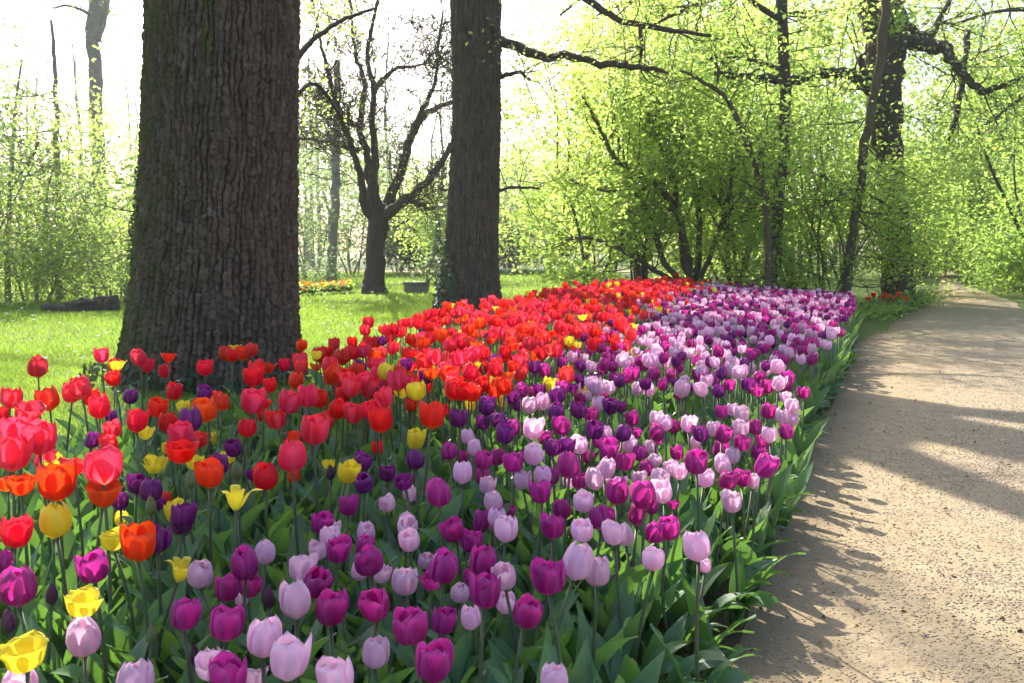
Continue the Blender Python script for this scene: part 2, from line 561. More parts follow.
def grow(p, d, L, r, lvl, out, tips, up=.15, wig=.22, kids=(3, 5), ang=(.5, 1.0), shrink=(.45, .7), flat=.0):
    """A branch and its side branches; out gets (points, radii), tips the points that carry leaves."""
    n = max(4, int(5 + L * 1.2))
    pts, dd = [np.array(p, float)], unit(d)
    for _ in range(n - 1):
        dd = dd + wig * rng.normal(size=3) * (.75 if lvl > 1 else 1) * np.array((1, 1, 1 - .6 * flat))
        dd[2] += up * (1 if lvl > 0 else .3)
        dd = unit(dd)
        pts.append(pts[-1] + dd * L / (n - 1))
    pts = np.array(pts)
    rad = r * np.linspace(1, .35, n)
    out.append((pts, rad, lvl))
    if lvl <= 0:
        tips.extend(pts[1:])
        return
    if lvl == 1:
        tips.extend(pts[n // 2:])
    for _ in range(rng.integers(kids[0], kids[1] + 1)):
        t = rng.uniform(.3, 1.0)
        i = min(n - 2, int(t * (n - 1)))
        q = pts[i] + (pts[i + 1] - pts[i]) * rng.uniform()
        ax = unit(pts[i + 1] - pts[i])
        side = unit(np.cross(ax, rng.normal(size=3)))
        if flat:
            side = unit(side * np.array((1, 1, 1 - flat)))
        a = rng.uniform(*ang)
        grow(q, ax * math.cos(a) + side * math.sin(a), L * rng.uniform(*shrink) * (1.15 - .5 * t), rad[i] * .62, lvl - 1, out, tips, up, wig, kids, ang, shrink, flat)


def leaves(tips, count, size, sigma, tilt=.7, squash=.7):
    tips = np.asarray(tips)
    k = rng.integers(0, len(tips), count)
    c = tips[k] + rng.normal(size=(count, 3)) * sigma * np.array((1, 1, squash))
    nrm = np.array((0, 0, 1.0)) + rng.normal(size=(count, 3)) * tilt
    nrm /= np.linalg.norm(nrm, axis=1, keepdims=True)
    a = np.cross(nrm, rng.normal(size=(count, 3))); a /= np.linalg.norm(a, axis=1, keepdims=True) + 1e-9
    b = np.cross(nrm, a)
    s = (size * rng.uniform(.55, 1.35, count))[:, None]
    V = np.stack([c - a * s * .5, c + b * s * .33 + nrm * s * .10, c + a * s * .55 - nrm * s * .08, c - b * s * .33 + nrm * s * .10], 1).reshape(-1, 3)
    Q = np.arange(count * 4).reshape(-1, 4)
    return V, Q, np.repeat(rng.uniform(size=count), 4)


def wood_mesh(name, out, mat, origin, ns=(5, 6, 7, 8), rmin=.0):
    mb = MB()
    for pts, rad, lvl in out:
        if rad[0] < rmin: continue
        V, Q, T = tube(pts, rad, ns[min(lvl, len(ns) - 1)] if rad[0] < .12 else 14)
        mb.add(V, Q, T)
    return mb.build(name, [mat], origin=origin)


def plant(name, label, cat, base, woods, tips, mat_bark, leaf_specs, group=None):
    """A tree or shrub: an Empty at its foot with its trunk or stems, limbs (each with its twigs) and crown."""
    root = empty(name, base)
    tag(root, label, cat, group)
    for pname, out in woods:
        link(pname, wood_mesh(pname, out, mat_bark, base), root)
    if leaf_specs:
        mb = MB()
        mats = []
        for (count, size, sigma, mat) in leaf_specs:
            V, Q, r = leaves(tips, count, size, sigma)
            V[:, 2] = np.maximum(V[:, 2], .03)
            mb.add(V, Q, None, len(mats), r)
            mats.append(mat)
        link("crown", mb.build("crown", mats, smooth=False, origin=base), root)
    return root


def px_branch(pp, Y, drift=0.0, k=4):
    """Photo points (px, py, width in px) at distance Y, drifting in depth, as a 3-D branch."""
    pp = np.asarray(pp, float)
    t = np.linspace(0, 1, len(pp))
    yy = Y + drift * t
    P = np.array([at_y(a, b, y) for (a, b, w), y in zip(pp, yy)])
    rr = pp[:, 2] * yy / (2 * F)
    S = smooth_poly(np.c_[P, rr], k + 1)
    S[1:-1, :3] += rng.normal(size=(len(S) - 2, 3)) * np.minimum(S[1:-1, 3:4] * .25, .022)
    S[1:-1, 3] *= 1 + rng.normal(size=len(S) - 2) * .035
    return S[:, :3], S[:, 3]


def side_twigs(br, count, L, out, tips, lvl=1, tmin=.25, **kw):
    for _ in range(count):
        pts, rad = br[0], br[1]
        i = rng.integers(int(tmin * (len(pts) - 1)), len(pts) - 1)
        ax = unit(pts[i + 1] - pts[i])
        side = unit(np.cross(ax, rng.normal(size=3)))
        d = ax * .5 + side * .9 + np.array((0, 0, .15))
        grow(pts[i], d, L * rng.uniform(.6, 1.3), max(.003, min(rad[i] * .38, L * .012)), lvl, out, tips, **kw)


# ------------------------------------------------------------------ the two great trunks
def great_trunk(name, base_c, rows, mat, flare, nth, nz, cell=(.06, .24), depth=.03, seed=1, mossdir=-2.2, roots=6):
    """rows: (z, centre x, centre y, radius). A furrowed trunk with buttressed foot."""
    rows = np.array(rows, float)
    zt = rows[-1, 0]
    z = np.concatenate([np.linspace(-.05, 4.4, nz), np.linspace(4.5, zt, 40)])
    cx, cy, rr = (np.interp(z, rows[:, 0], rows[:, i]) for i in (1, 2, 3))
    kk = np.ones(9) / 9
    th = np.linspace(0, 2 * np.pi, nth, endpoint=False)
    TH, ZZ = np.meshgrid(th, z)
    RR = rr[:, None] * (1 + .035 * np.sin(3 * TH + 1.3 * ZZ * .4 + seed) + .02 * np.sin(7 * TH + seed * 2))
    RR = RR + flare * np.exp(-np.maximum(ZZ, 0) / .38) * (.45 + .55 * np.cos(roots * TH + seed + .5 * np.sin(2 * TH)) ** 2)
    rm = rr.mean()
    u = TH * rm / cell[0]; v = ZZ / cell[1]
    wu = u + .55 * vnoise(u * .20, v * .22, seed) + .34 * vnoise(u * .8, v * .6, seed + 5) + .24 * vnoise(u * 2.4, v * 2.6, seed + 6)
    ci = np.floor(wu).astype(np.int64)
    fu = wu - ci

    def h1(a, b, k):
        n = (a * 374761393 + b * 668265263 + (seed + k) * 974634777) & 0x7fffffff
        n = ((n ^ (n >> 13)) * 1274126177) & 0x7fffffff
        return ((n ^ (n >> 16)) & 0xffff) / 65535.0
    du = np.minimum(fu, 1 - fu)
    open_ = np.clip(.80 + .9 * vnoise(wu * 1.0, v * .35, seed + 12), .12, 1)          # furrows close and open along their length
    fur = np.clip(du / .24, 0, 1); fur = fur * fur * (3 - 2 * fur)
    fur = 1 - open_ * (1 - fur)
    wv = v * (.6 + .8 * h1(ci, ci * 0, 1)) + 17 * h1(ci, ci * 0, 2) + .25 * vnoise(u * 2.0, v * .6, seed + 9) + .18 * (fu - .5)
    vi = np.floor(wv).astype(np.int64)
    fv = wv - vi
    dv = np.minimum(fv, 1 - fv)
    crk = np.clip((dv + .05 * vnoise(u * 3.3, v * 4.0, seed + 15)) / .15, 0, 1)
    crk = 1 - (1 - crk) * (.55 + .45 * h1(ci, vi + (fv > .5), 3))
    cid = h1(ci, vi, 4)
    rnd_ = 1 - .25 * (2 * np.abs(fu - .5)) ** 2
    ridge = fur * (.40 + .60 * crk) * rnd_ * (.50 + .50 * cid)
    fine = vnoise(u * 2.6, v * 5, seed + 3) * .9 + vnoise(u * 6, v * 14, seed + 4) * .6
    disp = depth * (ridge * 1.1 - .6) + depth * .26 * fine * (.4 + ridge)
    RR = RR + disp
    V = np.stack([cx[:, None] + RR * np.cos(TH), cy[:, None] + RR * np.sin(TH), ZZ], -1).reshape(-1, 3)
    moss = np.clip(np.cos(TH - mossdir) * 1.2 - .15 + .5 * np.exp(-ZZ / .5), 0, 1)
    streak = np.clip(vnoise(TH * 5, ZZ * .25, seed + 11) * 2 - .8, 0, .7)
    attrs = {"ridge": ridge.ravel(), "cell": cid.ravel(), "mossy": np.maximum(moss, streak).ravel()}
    return mesh(name, V - np.asarray(base_c), grid_faces(nth, len(z), True), None, [mat], None, attrs)


def px_rows(spec, Y):
    out = []
    for py, l, r in spec:
        a, b = at_y(l, py, Y), at_y(r, py, Y)
        out.append((a[2], (a[0] + b[0]) / 2, Y, (b[0] - a[0]) / 2 * .965))
    return sorted(out)


Y1 = 7.7
rows = px_rows([(0, 151, 302), (60, 149, 301), (120, 147, 300), (200, 143, 299), (280, 136, 297), (330, 130, 297), (360, 126, 297), (380, 124, 298)], Y1)
rows = [(-.1, rows[0][1], Y1, rows[0][3])] + rows + [(6.0, rows[-1][1] + .05, Y1 + .1, .56), (9.0, rows[-1][1] + .3, Y1 + .2, .42)]
base1 = (rows[0][1], Y1, 0)
oak1 = tag(empty("oak_tree", base1), "massive dark oak trunk with deeply furrowed bark, ivy and red tulips at its foot", "tree")
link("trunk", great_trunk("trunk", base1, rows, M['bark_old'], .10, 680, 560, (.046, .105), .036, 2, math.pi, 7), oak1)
out, tips = [], []
top1 = np.array((rows[-1][1], Y1 + .2, 9.0))
def limb(root, base, out):
    link("limb", wood_mesh("limb", out, M['bark'], base), root)


for a in range(7):
    th = a * .9 + .3
    out = []
    grow(top1 - np.array((0, 0, rng.uniform(.2, 3.2))), (math.cos(th), math.sin(th) * .8, .55), rng.uniform(3.5, 5.5), .16, 2, out, tips)
    limb(oak1, base1, out)
lb = px_branch([(296, 60, 7), (312, 42, 6), (330, 27, 5), (350, 17, 4), (372, 9, 3)], Y1 + .3, 1.5)
out = [(*lb, 1)]; side_twigs(lb, 6, .7, out, tips, 1); limb(oak1, base1, out)
lb2 = px_branch([(296, 96, 5), (310, 84, 4), (322, 90, 4), (338, 112, 3), (345, 128, 2)], Y1 + .3, 1.2)
out = [(*lb2, 1)]; side_twigs(lb2, 4, .4, out, tips, 0); limb(oak1, base1, out)
mb = MB(); V, Q, r = leaves(tips, 7000, .045, .16); mb.add(V, Q, None, 0, r)
link("crown", mb.build("crown", [M['oakleaf']], smooth=False, origin=base1), oak1)

Y2 = 14.1
rows = px_rows([(0, 449, 501), (60, 451, 501), (120, 452, 501), (180, 449, 500), (240, 446, 499), (280, 443, 499), (300, 441, 499), (320, 438, 499)], Y2)
rows = [(-.1, rows[0][1], Y2, rows[0][3])] + rows + [(6.5, rows[-1][1] - .05, Y2, .40), (10.0, rows[-1][1] + .2, Y2, .32)]
base2 = (rows[0][1], Y2, 0)
oak2 = tag(empty("oak_tree", base2), "grey oak trunk with ivied foot rising behind the red tulips", "tree")
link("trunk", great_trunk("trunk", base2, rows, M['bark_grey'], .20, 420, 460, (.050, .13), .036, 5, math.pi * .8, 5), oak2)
out, tips = [], []
top2 = np.array((rows[-1][1], Y2, 10.0))
for a in range(6):
    th = a * 1.1 + 1.2
    out = []
    if a == 0:
        q = np.array((-.65, Y2, 5.3)); S = smooth_poly(np.array([(*q, .26), (-.56, 12.6, 5.6, .23), (-.36, 10.9, 5.5, .19), (-.15, 9.8, 5.9, .13), (.1, 8.9, 6.5, .06)]), 4)  # unseen limb, shaped to throw a band of shadow across the path
        b = (S[:, :3], S[:, 3]); out.append((*b, 2)); side_twigs(b, 5, 1.6, out, tips, 2, .3); limb(oak2, base2, out); out = []
    grow(top2 - np.array((0, 0, rng.uniform(.0, 3.6))), (math.cos(th), math.sin(th) * .8, .5), rng.uniform(3.5, 6), .13, 2, out, tips)
    limb(oak2, base2, out)
for sp_, dr in (([(498, 40, 11), (520, 48, 10), (542, 57, 9), (570, 56, 8), (601, 64, 7), (632, 66, 6), (668, 72, 4)], -1.0),
                ([(470, -60, 12), (530, -40, 9), (588, 0, 7), (623, 20, 6), (676, 31, 5), (711, 36, 3)], -2.0),
                ([(640, 24, 4), (642, 45, 4), (640, 66, 3)], 0.0), ([(500, -50, 16), (590, -150, 13), (700, -190, 9), (800, -200, 5)], -5.0), ([(480, -80, 16), (520, -200, 13), (590, -330, 9), (640, -420, 5)], -6.0), ([(500, -90, 14), (600, -230, 12), (720, -330, 8), (850, -400, 5)], -4.0),  # the topmost limbs here are unseen, added to dapple the path
                ([(499, 78, 5), (518, 72, 4), (530, 80, 3)], -.5), ([(499, 190, 4), (515, 187, 3), (540, 189, 2)], .6)):
    b = px_branch(sp_, Y2, dr)
    out = [(*b, 2)]; side_twigs(b, 7, .9, out, tips, 1); limb(oak2, base2, out)
mb = MB(); V, Q, r = leaves(tips, 5500, .06, .25); mb.add(V, Q, None, 0, r)
link("crown", mb.build("crown", [M['oakleaf']], smooth=False, origin=base2), oak2)


def ivy(name, label, trunk_x, trunk_y, rad, th0, th1, zmax, count, size, spread=.0, lump=1.0):
    base = (trunk_x, trunk_y, 0)
    th = rng.uniform(th0, th1, count)
    mid, half = (th0 + th1) / 2, (th1 - th0) / 2
    lim = zmax * np.clip(1 - ((th - mid) / half) ** 2, .05, 1) * (1 + .5 * vnoise(th * 4, th * 0, 8))
    z = lim * rng.uniform(0, 1, count) ** 1.5
    rr = rad + .12 * np.exp(-z / .38) + rng.uniform(.02, .10, count) * lump + spread * rng.uniform(0, 1, count) * np.exp(-z / .15)
    c = np.stack([trunk_x + rr * np.cos(th), trunk_y + rr * np.sin(th), z + .02], 1)
    nrm = np.stack([np.cos(th), np.sin(th), .4 + 0 * th], 1) + rng.normal(size=(count, 3)) * .45
    nrm /= np.linalg.norm(nrm, axis=1, keepdims=True)
    a = np.cross(nrm, rng.normal(size=(count, 3))); a /= np.linalg.norm(a, axis=1, keepdims=True)
    b = np.cross(nrm, a)
    s = (size * rng.uniform(.6, 1.3, count))[:, None]
    V = np.stack([c - a * s * .5, c + b * s * .45, c + a * s * .55, c - b * s * .45], 1).reshape(-1, 3)
    mb = MB(); mb.add(V, np.arange(count * 4).reshape(-1, 4), None, 0, np.repeat(rng.uniform(size=count), 4))
    o = link(name, mb.build(name, [M['darkleaf']], smooth=False, origin=base), None, base)
    return tag(o, label, "ivy")


ivy("ivy", "dark ivy climbing the left foot of the grey trunk behind the red tulips", base2[0], Y2, .46, 2.3, 4.7, 1.3, 900, .06, .0, .35)
ivy("ivy", "low ivy and weeds round the foot of the massive furrowed oak", base1[0], Y1, .74, 2.8, 6.4, .20, 420, .05, .18)

# ------------------------------------------------------------------ bare spreading tree in the meadow
Y3 = 23.4
b3 = at(374, 293)
T3 = [([(374, 294, 31), (374, 287, 23), (375, 262, 19), (377, 236, 19), (379, 216, 21), (381, 206, 16)], 0)]
B3 = [([(376, 216, 14), (365, 206, 11), (358, 164, 9), (346, 131, 7), (334, 94, 6), (325, 61, 5), (318, 28, 4), (310, -10, 3)], -2),
      ([(376, 214, 14), (372, 201, 12), (367, 155, 10), (360, 126, 9), (365, 84, 7), (356, 56, 5), (352, 20, 4), (349, -20, 3)], 1.5),
      ([(379, 212, 14), (374, 195, 12), (375, 155, 10), (372, 117, 8), (374, 89, 7), (367, 56, 6), (372, 28, 5), (380, -10, 4)], -.6),
      ([(374, 92, 6), (393, 70, 5), (419, 66, 3), (432, 54, 2)], -1),
      ([(381, 214, 15), (388, 203, 13), (402, 169, 12), (414, 131, 11), (430, 110, 8), (454, 101, 6), (478, 84, 4)], 1.6),
      ([(414, 131, 8), (426, 103, 6), (435, 80, 5), (438, 47, 4), (443, 10, 3)], -1.5),
      ([(384, 214, 14), (393, 209, 12), (412, 194, 11), (430, 178, 10), (452, 145, 7), (470, 120, 4)], -2),
      ([(392, 212, 9), (405, 201, 8), (418, 203, 7), (432, 209, 6), (452, 203, 5), (470, 206, 3)], 1.2),
      ([(358, 150, 7), (332, 143, 5), (304, 139, 4), (285, 143, 3)], 1.0), ([(360, 126, 6), (341, 118, 4), (322, 100, 3)], -1.0)]
ot = [(*px_branch(p, Y3, d), 3) for p, d in T3]
woods, tips = [("trunk", ot)], []
for p, d in B3:
    b = px_branch([(x_, y_, w_ * max(.72, 1 - .16 * q_)) for q_, (x_, y_, w_) in enumerate(p)], Y3, d)
    ob = [(*b, 2)]; side_twigs(b, 18, 1.3, ob, tips, 2, .2, wig=.34, kids=(3, 5), up=.06); side_twigs(b, 8, .6, ob, tips, 1, .3, wig=.34)
    side_twigs(b, 26, .55, ob, tips, 1, .35, wig=.34)
    ob = [(p_, np.maximum(r_, .0075), l_) for p_, r_, l_ in ob]
    woods.append(("limb", ob))
plant("bare_tree", "wide spreading tree with dark, almost bare forking limbs out on the meadow", "tree", (b3[0], Y3, 0), woods, tips, M['bark'], [(5200, .055, .14, M['oakleaf'])])


# ------------------------------------------------------------------ the thicket and trees right of the meadow
def stem_tree(name, label, cat, base_px, Y, stems, bark, nleaf, size, mat, ntw=8, L=1.3, sigma=.2, lvl=1, group=None, mat2=None, **kw):
    """A plant whose main stems are known from the photo; side twigs and leaves grow from them."""
    woods, tips = [], []
    upright = name.endswith("shrub")
    for k, (s_, d) in enumerate(stems):
        b = px_branch(s_, Y, d)
        ob = [(*b, 2)]
        side_twigs(b, ntw, L, ob, tips, lvl, **kw)
        woods.append(("stem" if upright else "trunk" if k == 0 else "limb", ob))
    base = at_y(base_px, 260, Y); base[2] = 0
    specs = [(nleaf, size, sigma, mat)] if mat2 is None else [(int(nleaf * .6), size, sigma, mat), (int(nleaf * .4), size, sigma, mat2)]
    return plant(name, label, cat, base, woods, tips, bark, specs, group)


def yg(py_base):          # distance of a foot seen at py_base
    return at(512, py_base)[1]


TW = dict(up=.05, wig=.25, flat=.55, kids=(4, 6))
Yk = 19.6
stem_tree("oak_tree", "gnarled thick oak with crooked dark limbs standing in the thicket beside the path", "tree", 896, Yk,
          [([(880, -60, 46), (881, 0, 42), (886, 47, 38), (883, 94, 33), (888, 140, 27), (893, 200, 25), (897, 250, 26), (899, 300, 34)], 0),
           ([(902, 40, 15), (928, 46, 14), (946, 47, 12), (953, 62, 9), (968, 78, 8), (981, 91, 7), (996, 88, 6), (1024, 77, 5)], -2.0),
           ([(900, 16, 9), (912, 30, 8), (930, 36, 7), (938, 22, 6), (950, 0, 4)], 1),
           ([(968, 30, 6), (963, 70, 6), (961, 94, 6), (949, 140, 5)], -1),
           ([(878, 92, 15), (866, 86, 12), (851, 75, 11), (825, 73, 10), (792, 80, 9), (750, 77, 7), (715, 74, 5)], -1.5),
           ([(866, 84, 8), (864, 72, 7), (860, 55, 5)], -.6)],
          M['bark'], 3400, .075, M['oakleaf'], 7, 1.5, .22, tmin=.35, **TW)
stem_tree("slender_tree", "tall slender dark-stemmed tree rising straight from the thicket", "tree", 772, 17.5,
          [([(783, -60, 11), (781, 0, 11), (785, 88, 11), (782, 176, 11), (775, 250, 12), (771, 292, 14)], .3),
           ([(782, 20, 6), (740, -5, 5), (690, 8, 4), (640, 30, 2)], -1.5),
           ([(781, -40, 7), (700, -60, 5), (620, -30, 4), (560, 15, 2)], -2.0), ([(783, 70, 5), (742, 58, 3), (705, 60, 2)], 1.5)], M['bark'], 9500, .085, M['hazel'], 26, 1.3, .17, **TW)
stem_tree("slender_tree", "thin leaning tree crossing in front of the gnarled oak", "tree", 846, 17.0,
          [([(888, -40, 8), (886, 0, 9), (879, 61, 9), (867, 131, 9), (860, 187, 9), (851, 243, 9), (845, 296, 10)], .3)], M['twig'], 1500, .085, M['hazel'], 18, 1.4, .2, **TW)
stem_tree("slender_tree", "dark upright trunk half hidden deep in the thicket", "tree", 728, 23.0,
          [([(729, -60, 13), (728, 0, 13), (726, 70, 13), (720, 145, 13), (724, 228, 14), (728, 275, 16)], .3), ([(728, 40, 7), (690, 10, 5), (640, 0, 3), (585, 20, 2)], 1.5), ([(727, 60, 7), (770, 20, 5), (830, 10, 3)], 1.5), ([(726, 110, 6), (680, 70, 4), (640, 66, 2)], 2)], M['bark'], 9000, .10, M['hazel'], 24, 1.7, .25, **TW)
stem_tree("arching_sapling", "sapling arching over to the left from the middle of the thicket", "sapling", 768, 16.6,
          [([(768, 297, 8), (768, 228, 7), (761, 184, 6), (746, 140, 6), (728, 101, 5), (706, 83, 4), (680, 70, 3)], -.6)], M['twig'], 3000, .08, M['hazel'], 24, 1.2, .18, **TW)
stem_tree("hazel_shrub", "many-stemmed hazel leaning left over the end of the red tulips", "shrub", 690, 19.0,
          [([(692, 290, 8), (689, 263, 8), (676, 211, 7), (654, 184, 6), (619, 162, 5), (600, 130, 4), (583, 97, 3)], -1.2),
           ([(691, 290, 8), (680, 228, 7), (669, 167, 6), (654, 132, 5), (640, 90, 3)], .5),
           ([(688, 290, 7), (665, 263, 6), (645, 211, 5), (632, 193, 4), (600, 190, 3), (570, 180, 2)], -.5),
           ([(694, 290, 7), (700, 230, 6), (690, 160, 5), (672, 110, 4), (668, 60, 3)], 1.2),
           ([(686, 290, 6), (655, 270, 5), (620, 250, 4), (590, 238, 3), (565, 240, 2)], -1.0),
           ([(696, 290, 6), (716, 240, 5), (730, 190, 4), (735, 140, 3)], -1.2)],
          M['twig'], 12500, .115, M['hazel'], 26, 1.4, .15, lvl=1, **TW)


def thicket(label, px, Y, h, nst, nleaf, size, mat, group="leafy shrubs of the thicket", name="leafy_shrub", lean=.25, bark='twig', spread=.3, cat="shrub", twl=1.4, sig=.15, tw=9, tmin=.12):
    base = at_y(px, 260, Y); base[2] = 0
    woods, tips = [], []
    for k in range(nst):
        th = rng.uniform(0, 2 * math.pi)
        d = np.array((math.cos(th) * lean, math.sin(th) * lean, 1.0))
        pts = [base + np.array((math.cos(th), math.sin(th), 0)) * rng.uniform(0, spread)]
        pts[0][2] = 0
        n = 9
        hh = h * rng.uniform(.65, 1.1)
        for _ in range(n):
            d = unit(d + rng.normal(size=3) * .12)
            pts.append(pts[-1] + d * hh / n)
        b = (smooth_poly(np.array(pts), 2), None)
        r0 = .010 * h ** .8 * rng.uniform(.6, 1.2)
        b = (b[0], np.linspace(r0, r0 * .25, len(b[0])))
        ob = [(*b, 1)]
        side_twigs(b, tw, twl, ob, tips, 1, tmin, **TW)
        woods.append(("stem", ob))
    return plant(name, label, cat, base, woods, tips, M[bark], [(nleaf, size, sig, mat)], group)


thicket("leafy shrub spilling over the meadow at the thicket's left end", 585, 21, 5.6, 6, 6000, .115, M['hazel'])
thicket("airy light green shrub just behind the far tip of the red tulips", 645, 20.5, 7.0, 7, 6200, .115, M['hazel'])
thicket("bushy shrub between the arching sapling and the leaning hazel", 735, 20, 7.2, 7, 6600, .115, M['hazel'])
thicket("bushy shrub behind the tall slender tree", 803, 21.5, 7.6, 7, 6800, .115, M['hazel'])
thicket("bushy shrub at the foot of the thin leaning tree", 830, 17.5, 3.6, 7, 5200, .075, M['hazel'])
thicket("dense shrub in front of the gnarled oak, next to the path", 893, 18.3, 2.7, 8, 4500, .085, M['hazel'])
thicket("low shrub closing the thicket at the bend of the path", 908, 22, 2.8, 6, 5000, .09, M['midleaf'])
thicket("low undergrowth shrub behind the purple tulips' far end", 760, 18.0, 1.5, 8, 2600, .08, M['hazel'], twl=.9)
thicket("low undergrowth shrub under the leaning hazel", 700, 20.5, 1.7, 8, 2600, .08, M['hazel'], twl=.9)
for i, (px, Y, h, lab) in enumerate([(560, 34, 5.5, "tall young tree standing behind the thicket's left end"),
                                     (640, 33, 6.5, "tall leafy tree behind the leaning hazel"),
                                     (700, 32, 6.5, "leafy tree behind the arching sapling"),
                                     (770, 33, 7, "leafy tree behind the tall slender tree"),
                                     (845, 35, 7.5, "leafy tree behind the thin leaning tree"),
                                     (925, 38, 8, "leafy tree behind the gnarled oak at the path's bend")]):
    thicket(lab, px, Y, h, 4, 4800, .14, M['hazel' if i % 2 else 'midleaf'], "trees behind the thicket", "leafy_tree", .22, 'bark', .3, "tree", 2.6, .4, 12)
for i, (px, Y, h, lab) in enumerate([(610, 42, 11, "tall leafy tree rising over the leaning hazel"), (740, 42, 13, "tall leafy tree rising over the middle of the thicket"),
                                     (830, 43, 14, "tall leafy tree rising left of the gnarled oak"), (965, 40, 13, "tall leafy tree rising right of the gnarled oak, over the path")]):
    thicket(lab, px, Y, h, 3, 8000, .19, M['hazel'], "trees rising over the thicket", "leafy_tree", .16, 'bark', .3, "tree", 3.0, .45, 16)
for i, (px, Y, h, nl, lab) in enumerate([(1022, 31, 4.2, 6000, "rounded bush on the far side of the path's bend"),
                                         (1042, 27, 4.5, 6000, "broad bush right of the path, above the orange flowers"),
                                         (1050, 22, 8.5, 10000, "leafy tree leaning over the path at the photo's right edge"),
                                         (1085, 17, 7.5, 10000, "leafy tree standing half out of the photo's right edge, overhanging the path"),
                                         (1010, 33, 9.5, 7000, "tall tree behind the broad bush across the path"), (1034, 40, 9, 6000, "tall tree beyond the bush across the path"),
                                         (1040, 36, 10, 6000, "tall tree behind the orange flowers' verge"),
                                         (945, 48, 8, 6000, "dark tree closing the view down the path")]):
    thicket(lab, px, Y, h, 5, nl, .09 if Y < 33 else .17, M['midleaf' if Y < 32 else 'deepleaf' if i % 2 == 0 or Y < 33 else 'midleaf'], "trees across the path", "leafy_bush" if h < 5 else "leafy_tree", .22, 'bark', .4, "bush" if h < 5 else "tree", 1.6 if Y < 33 else 2.6, .25 if Y < 33 else .4, 11, tmin=.45 if Y < 23 else .12)

stem_tree("leafy_tree", "bright leafy tree reaching in over the path from beyond the photo's right edge", "tree", 1120, 23.0,
          [([(1125, -60, 14), (1122, 40, 15), (1120, 150, 16), (1118, 300, 20)], .3), ([(1122, 60, 8), (1070, 20, 6), (1010, 10, 4), (950, 25, 2)], -2), ([(1122, 110, 8), (1070, 80, 6), (1020, 100, 4), (985, 125, 2)], -2.5),
           ([(1123, 0, 8), (1060, -40, 6), (990, -50, 4), (930, -20, 2)], -1.0), ([(1121, 120, 7), (1080, 60, 5), (1040, 50, 3)], 2.5)], M['bark'], 12000, .095, M['hazel'], 26, 1.5, .2, **TW)
for px, Y, h, lab in [(926, 38, 4.6, "dense bush left of the path's vanishing point"), (1020, 34, 3.6, "dense bush on the right verge just before the path bends away"), (1048, 30, 4.0, "dense bush on the right verge behind the orange flowers"), (1046, 24.5, 1.0, "low shrub on the right verge beside the orange flowers"), (1074, 21.0, 1.0, "low shrub at the right verge's near end"), (940, 55, 7, "dense tree closing the far end of the path")]:
    thicket(lab, px, Y, h, 7, 7000, .12, M['deepleaf'], "dense bushes round the path's bend", "dense_bush", .4, 'bark', .8, "bush", 1.5, .3, 9)

for px, Y, h, lab in [(982, 36, 1.3, "small verge shrub farthest down the path's far side"), (992, 31.5, 1.1, "small verge shrub second farthest down the path's far side"), (1006, 28, 1.0, "small verge shrub second nearest on the path's far side"), (1022, 24.6, .9, "small verge shrub nearest on the path's far side")]:
    thicket(lab, px, Y, h, 9, 2600, .085, M['deepleaf'], "small shrubs along the path's far verge", "verge_shrub", .6, 'bark', .55, "shrub", .6, .15, 7)

# ------------------------------------------------------------------ background left and centre
stem_tree("tall_tree", "very tall pale grey trunk forking high above the far trees", "tree", 100, 36,
          [([(97, -60, 8), (96, 0, 12), (92, 30, 13), (95, 60, 13), (96, 120, 13), (100, 180, 12), (101, 240, 12), (103, 285, 14)], 0),
           ([(96, 40, 9), (104, 12, 8), (108, -30, 6)], 1), ([(92, 16, 4), (70, 6, 3), (52, 8, 2)], -2)], M['bark_pale'], 300, .15, M['paleleaf'], 3, 1.5, .3)
for k, (px, Y, lab) in enumerate([(-190, 24, "unseen tall tree added to shade the lawn, beyond the photo's left edge"), (-60, 33, "unseen thin-crowned tree added to dapple the lawn, just beyond the photo's left edge")]):  # out-of-view trees added so that their crowns shade the lawn
    stem_tree("tall_tree", lab, "tree", px, Y, [([(px + 10, -500, 5), (px, -200, 10), (px, 100, 14), (px, 290, 18)], 0), ([(px, -150, 7), (px + 120, -260, 5), (px + 240, -330, 3)], -1.5), ([(px, -220, 7), (px - 100, -330, 5), (px - 190, -380, 3)], 1.5), ([(px, -260, 6), (px + 80, -380, 4), (px + 130, -480, 3)], 1.5)], M['bark_pale'], 5500, .16, M['paleleaf'], 9, 2.6, .4)
stem_tree("bare_sapling", "thin bare tree with short side twigs left of the tall pale trunk", "tree", 55, 20,
          [([(51, 20, 3), (55, 60, 4), (56, 110, 5), (57, 160, 6), (58, 220, 6), (60, 304, 8)], 0)], M['bark_pale'], 700, .12, M['paleleaf'], 16, 2.0, .3)
stem_tree("bare_sapling", "thin crooked bare tree near the photo's left edge", "tree", 10, 19,
          [([(22, 60, 2), (15, 110, 3), (12, 160, 4), (8, 220, 5), (8, 306, 7)], 0), ([(10, 190, 3), (30, 160, 3), (40, 140, 2)], -1)], M['bark_pale'], 1200, .12, M['paleleaf'], 14, 2.0, .3)
stem_tree("slender_tree", "dark upright trunk close beside the massive furrowed oak's left edge", "tree", 132, 19,
          [([(140, 150, 4), (138, 175, 6), (135, 205, 8), (132, 250, 9), (131, 305, 11)], 0)], M['bark'], 1500, .12, M['paleleaf'], 12, 1.6, .3)
stem_tree("slender_tree", "pale mossy trunk left of the bare spreading tree", "tree", 334, 31,
          [([(338, 60, 6), (336, 130, 8), (336, 180, 9), (333, 240, 10), (331, 288, 12)], 0)], M['bark_pale'], 2600, .13, M['paleleaf'], 16, 2.0, .3)
